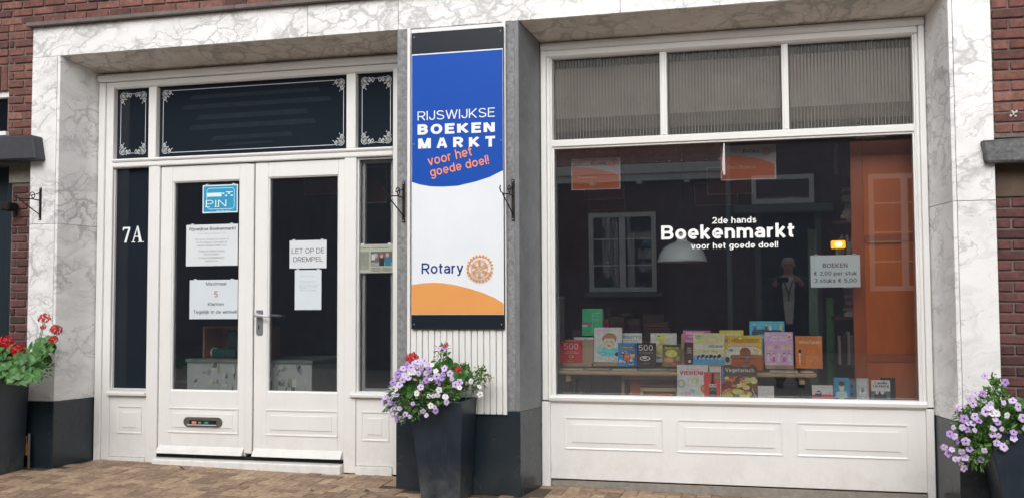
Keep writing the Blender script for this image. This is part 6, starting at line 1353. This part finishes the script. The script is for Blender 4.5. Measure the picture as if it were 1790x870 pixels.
db = MB(); rd_ = random.Random(5)
for i in range(170):
    seg = rd_.choice([(-5.4, -2.75, .34), (-1.6, .9, .39), (-5.75, -5.5, -.01), (-2.66, -1.76, -.012), (-6.6, .9, None)])
    x = rd_.uniform(seg[0], seg[1]); y = (seg[2]-abs(rd_.gauss(0, .015))-.004) if seg[2] is not None else rd_.uniform(-.6, -.05)
    q = rd_.uniform(.002, .007); z = gz(x, y)+.003; a_ = rd_.uniform(0, 6)
    db.add([(x+q*math.cos(a_+k*2.1)*rd_.uniform(.7, 1.3), y+q*math.sin(a_+k*2.1), z+(q*.5 if k == 1 else 0)) for k in range(3)]+[(x, y, z+q*.6)], [(0, 1, 3), (1, 2, 3), (2, 0, 3)], ink(rd_.choice(['4a3a2a', '6a5436', '8a7450', '3a2c20', 'b5a88c', '5a6038']), .9))
o = db.build('pavement_debris'); tag(o, 'bits of leaf, grit and soil along the foot of the shop front', None, None, 'stuff')

# ================================================================== HOUSES ACROSS THE STREET (seen mirrored in the glass)
YH = -13.0
oh = thing('opposite_house', 'low brick house across the street with red tiled roof and white window', 'house', (-6, YH, zr(0)))
ohz = zr(0)
def OX(x): return x+6
def obx(parent, name, x0, x1, y0, y1, z0, z1, mat, bev=0): return MB().box(x0+6, x1+6, y0, y1, z0-ohz, z1-ohz, mat).build(name, parent, bev)
OBR = NT('opposite_brickwork'); v = OBR.coord(); mp = OBR.n('ShaderNodeMapping'); mp.inputs['Rotation'].default_value = (PI/2, 0, 0); OBR.l(v, mp.inputs[0]); bt2 = OBR.n('ShaderNodeTexBrick'); bt2.inputs['Scale'].default_value = 4.6
bt2.inputs['Color1'].default_value = (.10, .05, .04, 1); bt2.inputs['Color2'].default_value = (.15, .075, .055, 1); bt2.inputs['Mortar'].default_value = (.16, .13, .11, 1); bt2.inputs['Mortar Size'].default_value = .008; bt2.inputs['Row Height'].default_value = .28; bt2.inputs['Brick Width'].default_value = .95
OBR.l(mp.outputs[0], bt2.inputs[0]); OBR.l(bt2.outputs[0], OBR.b.inputs['Base Color']); OBR.b.inputs['Roughness'].default_value = .9
OW = plain('opposite_white_paint', 'e2e6e0', .5)
obx(oh, 'wall', -6.9, -1.06, -6, 0, ohz, 3.3, OBR.m)
obx(oh, 'gutter', -6.9, -1.15, .0, .28, 3.36, 3.55, OW, .01); obx(oh, 'eaves_board', -6.9, -1.10, .0, .2, 3.22, 3.358, OW, .004)
obx(oh, 'tile_board', -6.9, -1.12, -.05, .10, 3.37, 3.60, DARKWOOD)
for i in range(6): obx(oh, 'gutter_bracket', -6.6+.95*i, -6.5+.95*i, .0, .26, 3.16, 3.22, OW)
# tiled roof: wavy pantile sheet
TILE = m_stone('pantile_clay', 'a06a58', 'bd8a76', 8, .8, .3)
rf = MB(); nx = 15*4*6; ny = 14; x0, x1 = -6.95, -1.1; vs = []
for j in range(ny+1):
    for side in (0, 1):
        for i in range(0, 61*6+1):
            x = x0+(x1-x0)*i/366; s = j*.3-(0.0 if side else 0); wv = .035*math.sin(2*PI*x/.245)
            vs.append((x+6, .22-s*.72, 3.56-ohz+s*.69+wv+(.03 if side else 0)))
W_ = 367; fs = []
for j in range(ny):
    a0 = (2*j+1)*W_; a1 = (2*j+2)*W_
    for i in range(W_-1): fs.append((a0+i, a0+i+1, a1+i+1, a1+i))
for j in range(ny+1):
    a0 = 2*j*W_; a1 = a0+W_
    for i in range(W_-1): fs.append((a0+i, a0+i+1, a1+i+1, a1+i))
rf.add(vs, fs, TILE); rfo = rf.build('roof', oh, smooth=False); rfo['kind'] = 'stuff'
def owin(parent, x0, x1, z0, z1, base, rows=3, mid=True):
    w = bpy.data.objects.new('window', None); C.objects.link(w); w.parent = parent
    f = MB(); t_w = .09; X = lambda a: a-base[0]; Z = lambda a: a-base[1]
    for a, b, c, d in ((x0, x0+t_w, z0, z1), (x1-t_w, x1, z0, z1), (x0+t_w, x1-t_w, z1-t_w, z1), (x0+t_w, x1-t_w, z0, z0+t_w)): f.box(X(a), X(b), .005, .07, Z(c), Z(d), OW)
    if mid: xm = (x0+x1)/2; f.box(X(xm-.06), X(xm+.06), .005, .06, Z(z0+t_w), Z(z1-t_w), OW)
    f.build('window_frame', w)
    bars = MB()
    for r_ in range(1, rows): zz_ = z0+(z1-z0)*r_/rows; bars.box(X(x0+t_w), X(x1-t_w), .02, .05, Z(zz_-.012), Z(zz_+.012), OW)
    if rows > 1: bars.build('glazing_bar', w)
    c = MB(); n = 60
    vs = []; 
    for i in range(n+1):
        x = x0+t_w+(x1-x0-2*t_w)*i/n; y = .012+.006*math.sin(i*1.7); vs += [(X(x), y*.5, Z(z0+t_w)), (X(x), y*.5, Z(z1-t_w))]
    c.add(vs, [(2*i, 2*i+1, 2*i+3, 2*i+2) for i in range(n)], plain('net_curtain', '3b4247', .8)); c.build('curtain', w)
    g_ = MB(); g_.box(X(x0+t_w), X(x1-t_w), .014, .018, Z(z0+t_w), Z(z1-t_w), GLASS); g_.build('window_pane', w)
owin(oh, -3.82, -2.45, 1.0, 2.6, (-6, ohz)); owin(oh, -6.5, -5.3, 1.0, 2.6, (-6, ohz))
obx(oh, 'window_sill', -3.92, -2.35, 0, .12, .9, .985, CONCRETE); obx(oh, 'window_sill', -6.6, -5.2, 0, .12, .9, .985, CONCRETE)
MB().tube([(-1.0+6, .3, .2), (-1.0+6, .3, 3.4-ohz), (-1.0+6, .3, 4.0-ohz)], .05, plain('zinc_pipe', '8f9a9a', .5), 10).build('downpipe', oh)
o2 = thing('opposite_house', 'taller dark brick house across the street with a canopied door', 'house', (-1.05, YH, ohz))
def pbx(name, x0, x1, y0, y1, z0, z1, mat, bev=0): return MB().box(x0+1.05, x1+1.05, y0, y1, z0-ohz, z1-ohz, mat).build(name, o2, bev)
pbx('wall', -1.05, 12, -6, 0, ohz, 5.6, OBR.m); pbx('cornice', -1.05, 12, .001, .3, 5.4, 5.62, OW, .01)
owin(o2, -.56, .62, 2.69, 3.25, (-1.05, ohz), 1, False); owin(o2, 1.62, 2.9, .98, 3.2, (-1.05, ohz), 4, True); owin(o2, 5.0, 6.4, .98, 3.2, (-1.05, ohz), 4, True)
pbx('door_canopy', -.9, .95, .0, .5, 2.5, 2.66, plain('canopy_grey', '6f7674', .5), .02)
pbx('door_frame', -.52, -.40, .003, .1, ohz+.1, 2.49, plain('canopy_grey', '6f7674', .5)); pbx('door_frame', .62, .74, .003, .1, ohz+.1, 2.49, plain('canopy_grey', '6f7674', .5)); pbx('front_door', -.39, .61, .004, .05, ohz+.1, 2.49, plain('dark_green_door', '1c2a26', .4))

o3 = thing('opposite_house', 'tall dark house at the far left across the street, with two windows', 'house', (-6.95, YH, ohz))
def tbx(name, x0, x1, y0, y1, z0, z1, mat, bev=0): return MB().box(x0+6.95, x1+6.95, y0, y1, z0-ohz, z1-ohz, mat).build(name, o3, bev)
DKB = m_stone('dark_render', '2f2f30', '3b3a3a', 6, .9, .3)
tbx('wall', -24, -6.96, -6, 0, ohz, 7.5, DKB); tbx('cornice', -24, -6.96, .001, .3, 7.3, 7.52, DKB, .01)
owin(o3, -19.2, -17.9, 1.0, 2.6, (-6.95, ohz)); owin(o3, -22.2, -21, 1.0, 2.6, (-6.95, ohz))

# ================================================================== PHOTOGRAPHER (mirrored in the display glass)
SKIN = plain('skin', 'c79a82', .55, .06, 12, 0); SHIRT = plain('white_shirt', 'e6e8ea', .8); JACK = plain('dark_jacket', '20242e', .85); TROU = plain('dark_trousers', '22242a', .85); HAIR = plain('grey_hair', 'a9a4a0', .8); SHOE = plain('black_shoe', '0f0f10', .4)
px_, py_ = .08, -7.42; pz = zr(0)-.002; top_z = 1.66
def skin(name, chains, mat, parent, sub=2):
    """chains: list of lists of (co, r); chains starting at an existing point join there"""
    vs = []; es = []; rs = []; idx = {}
    def vid(co, r):
        k = tuple(round(c, 4) for c in co)
        if k not in idx: idx[k] = len(vs); vs.append(co); rs.append(r)
        return idx[k]
    for ch in chains:
        pv_ = None
        for co, r in ch:
            q = vid(co, r)
            if pv_ is not None and q != pv_: es.append((pv_, q))
            pv_ = q
    me = bpy.data.meshes.new(name); me.from_pydata(vs, es, []); o = bpy.data.objects.new(name, me); C.objects.link(o)
    md = o.modifiers.new('skin', 'SKIN'); 
    if not me.skin_vertices: me.attributes.new('skin', 'FLOAT', 'POINT') if False else None
    bpy.context.view_layer.update()
    if me.skin_vertices:
        for i, r in enumerate(rs): me.skin_vertices[0].data[i].radius = (r if isinstance(r, tuple) else (r, r))
        me.skin_vertices[0].data[0].use_root = True
    sd_ = o.modifiers.new('sub', 'SUBSURF'); sd_.levels = sub; sd_.render_levels = sub
    me.materials.append(mat); md.use_smooth_shade = True
    dg = bpy.context.evaluated_depsgraph_get(); m2 = bpy.data.meshes.new_from_object(o.evaluated_get(dg)); o.modifiers.clear(); o.data = m2
    if not m2.materials: m2.materials.append(mat)
    o.parent = parent; return o
H_ = top_z-pz
ph = thing('person', 'person in dark jacket and white shirt holding up a phone, mirrored in the glass', 'person', (px_, py_, pz))
def skin_attr(): pass
hd = H_-.13
# body: pelvis root, spine, neck, head, arms with hands, legs. facing +y
hipz = H_*.52; shz = H_*.82
body = [[((0, 0, hipz), (.15, .11)), ((0, 0, hipz+.16), (.14, .10)), ((0, 0, hipz+.34), (.165, .11)), ((0, .0, shz-.02), (.15, .09)), ((0, .01, shz+.08), .055), ((0, .03, shz+.13), .055), ((0, .05, hd-.02), (.075, .09)), ((0, .05, hd+.05), (.07, .085)), ((0, .03, hd+.09), .04)]]
hands = []
for s in (-1, 1):
    body.append([((0, 0, shz-.02), (.15, .09)), ((s*.19, 0, shz-.03), .06), ((s*.27, .08, shz-.26), .048), ((s*.12, .38, 1.36-pz-.02), .03), ((s*.10, .42, 1.34-pz), (.035, .018))])
    palm = (s*.10, .42, 1.34-pz)
    for f in range(4):
        dz = .03-.02*f; l = (.9, 1, .95, .8)[f]
        body.append([(palm, .03), ((s*.085, .45, 1.34-pz+dz), .009), ((s*.07, .465*1, 1.34-pz+dz*1.15), .008), ((s*(.07-.03*l), .462, 1.34-pz+dz*1.2), .007)])
    body.append([(palm, .03), ((s*.10, .40, 1.34-pz+.03), .010), ((s*.075, .41, 1.34-pz+.045), .008)])
    body.append([((0, 0, hipz), (.15, .11)), ((s*.10, 0, hipz-.08), .09), ((s*.11, .02, H_*.28), .06), ((s*.12, -.01, .09), .045), ((s*.13, .10, .035), .035)])
skin('body', body, SKIN, ph, 2)
skin('jacket', [[((0, -.01, hipz+.10), (.20, .145)), ((0, -.01, hipz-.10), (.21, .15))], [((0, -.01, hipz+.10), (.20, .145)), ((0, -.01, hipz+.34), (.215, .15)), ((0, -.01, shz-.04), (.20, .14)), ((0, -.005, shz+.07), (.085, .085))]]+[[((0, -.01, shz-.04), (.20, .14)), ((s*.21, -.005, shz-.05), .095), ((s*.285, .08, shz-.27), .078), ((s*.16, .31, 1.34-pz-.06), .055)] for s in (-1, 1)], JACK, ph, 2)
sh_ = MB(); n_ = 10
sv = []
for i in range(n_+1):
    z = hipz-.06+(shz+.05-hipz+.06)*i/n_; yy = .135+.012*math.sin(PI*i/n_)-(.05*max(0, i-8)/2); hw = .05+.035*i/n_
    sv += [(-hw, yy-.03, z), (-hw*.4, yy+.012, z), (hw*.4, yy+.012, z), (hw, yy-.03, z), (hw, yy-.09, z), (-hw, yy-.09, z)]
sh_.add(sv, [(6*i+j, 6*i+(j+1) % 6, 6*i+6+(j+1) % 6, 6*i+6+j) for i in range(n_) for j in range(6)]+[tuple(range(6))[::-1], tuple(range(6*n_, 6*n_+6))], SHIRT); sh_.build('shirt', ph, smooth=True)
MB().tube([(-.06, .14, shz), (-.01, .165, shz-.16), (.0, .168, shz-.3), (.01, .165, shz-.16), (.05, .14, shz)], .007, JACK, 6).build('neck_strap', ph)
skin('trousers', [[((0, 0, hipz+.02), (.175, .135)), ((0, 0, hipz+.12), (.16, .12))]]+[[((0, 0, hipz+.02), (.175, .135)), ((s*.10, 0, hipz-.12), .115), ((s*.11, .02, H_*.28), .09), ((s*.12, -.01, .05), .075)] for s in (-1, 1)], TROU, ph, 2)
skin('hair', [[((0, -.015, hd-.03), (.08, .07)), ((0, .0, hd+.03), (.095, .10)), ((0, .03, hd+.085), (.08, .085)), ((0, .03, hd+.115), (.04, .04))]], HAIR, ph, 2)
for s in (-1, 1):
    MB().ball((s*.13, .05, .045), .05, SHOE, 14, 8, (1, 2.6, .95)).build('shoe', ph, smooth=True)
    MB().ball((s*.03, .135, hd+.01), .011, DARK, 8, 6).build('eye', ph, smooth=True); MB().ball((s*.085, .04, hd-.01), .02, SKIN, 8, 6, (.4, .8, 1.3)).build('ear', ph, smooth=True)
MB().ball((0, .145, hd-.02), .016, SKIN, 8, 6, (.8, 1, 1.5)).build('nose', ph, smooth=True); MB().ball((0, .132, hd-.06), .022, plain('lips', '9a5f55', .6), 10, 6, (1.1, .3, .3)).build('mouth', ph, smooth=True)
phn = thing('phone', 'dark phone held up in front of the face by the mirrored person', 'phone', (0, -6.935, 1.34))
MB().box(-.078, .078, -.009, .0, -.037, .037, DARK).build('case', phn, .003); MB().box(-.072, .072, -.0105, -.0095, -.033, .033, plain('phone_screen', '14181c', .1)).build('screen', phn)
ph.location.y = -6.945-.46; ph.scale = (1.14, 1, 1)
print('objects', len(bpy.data.objects))
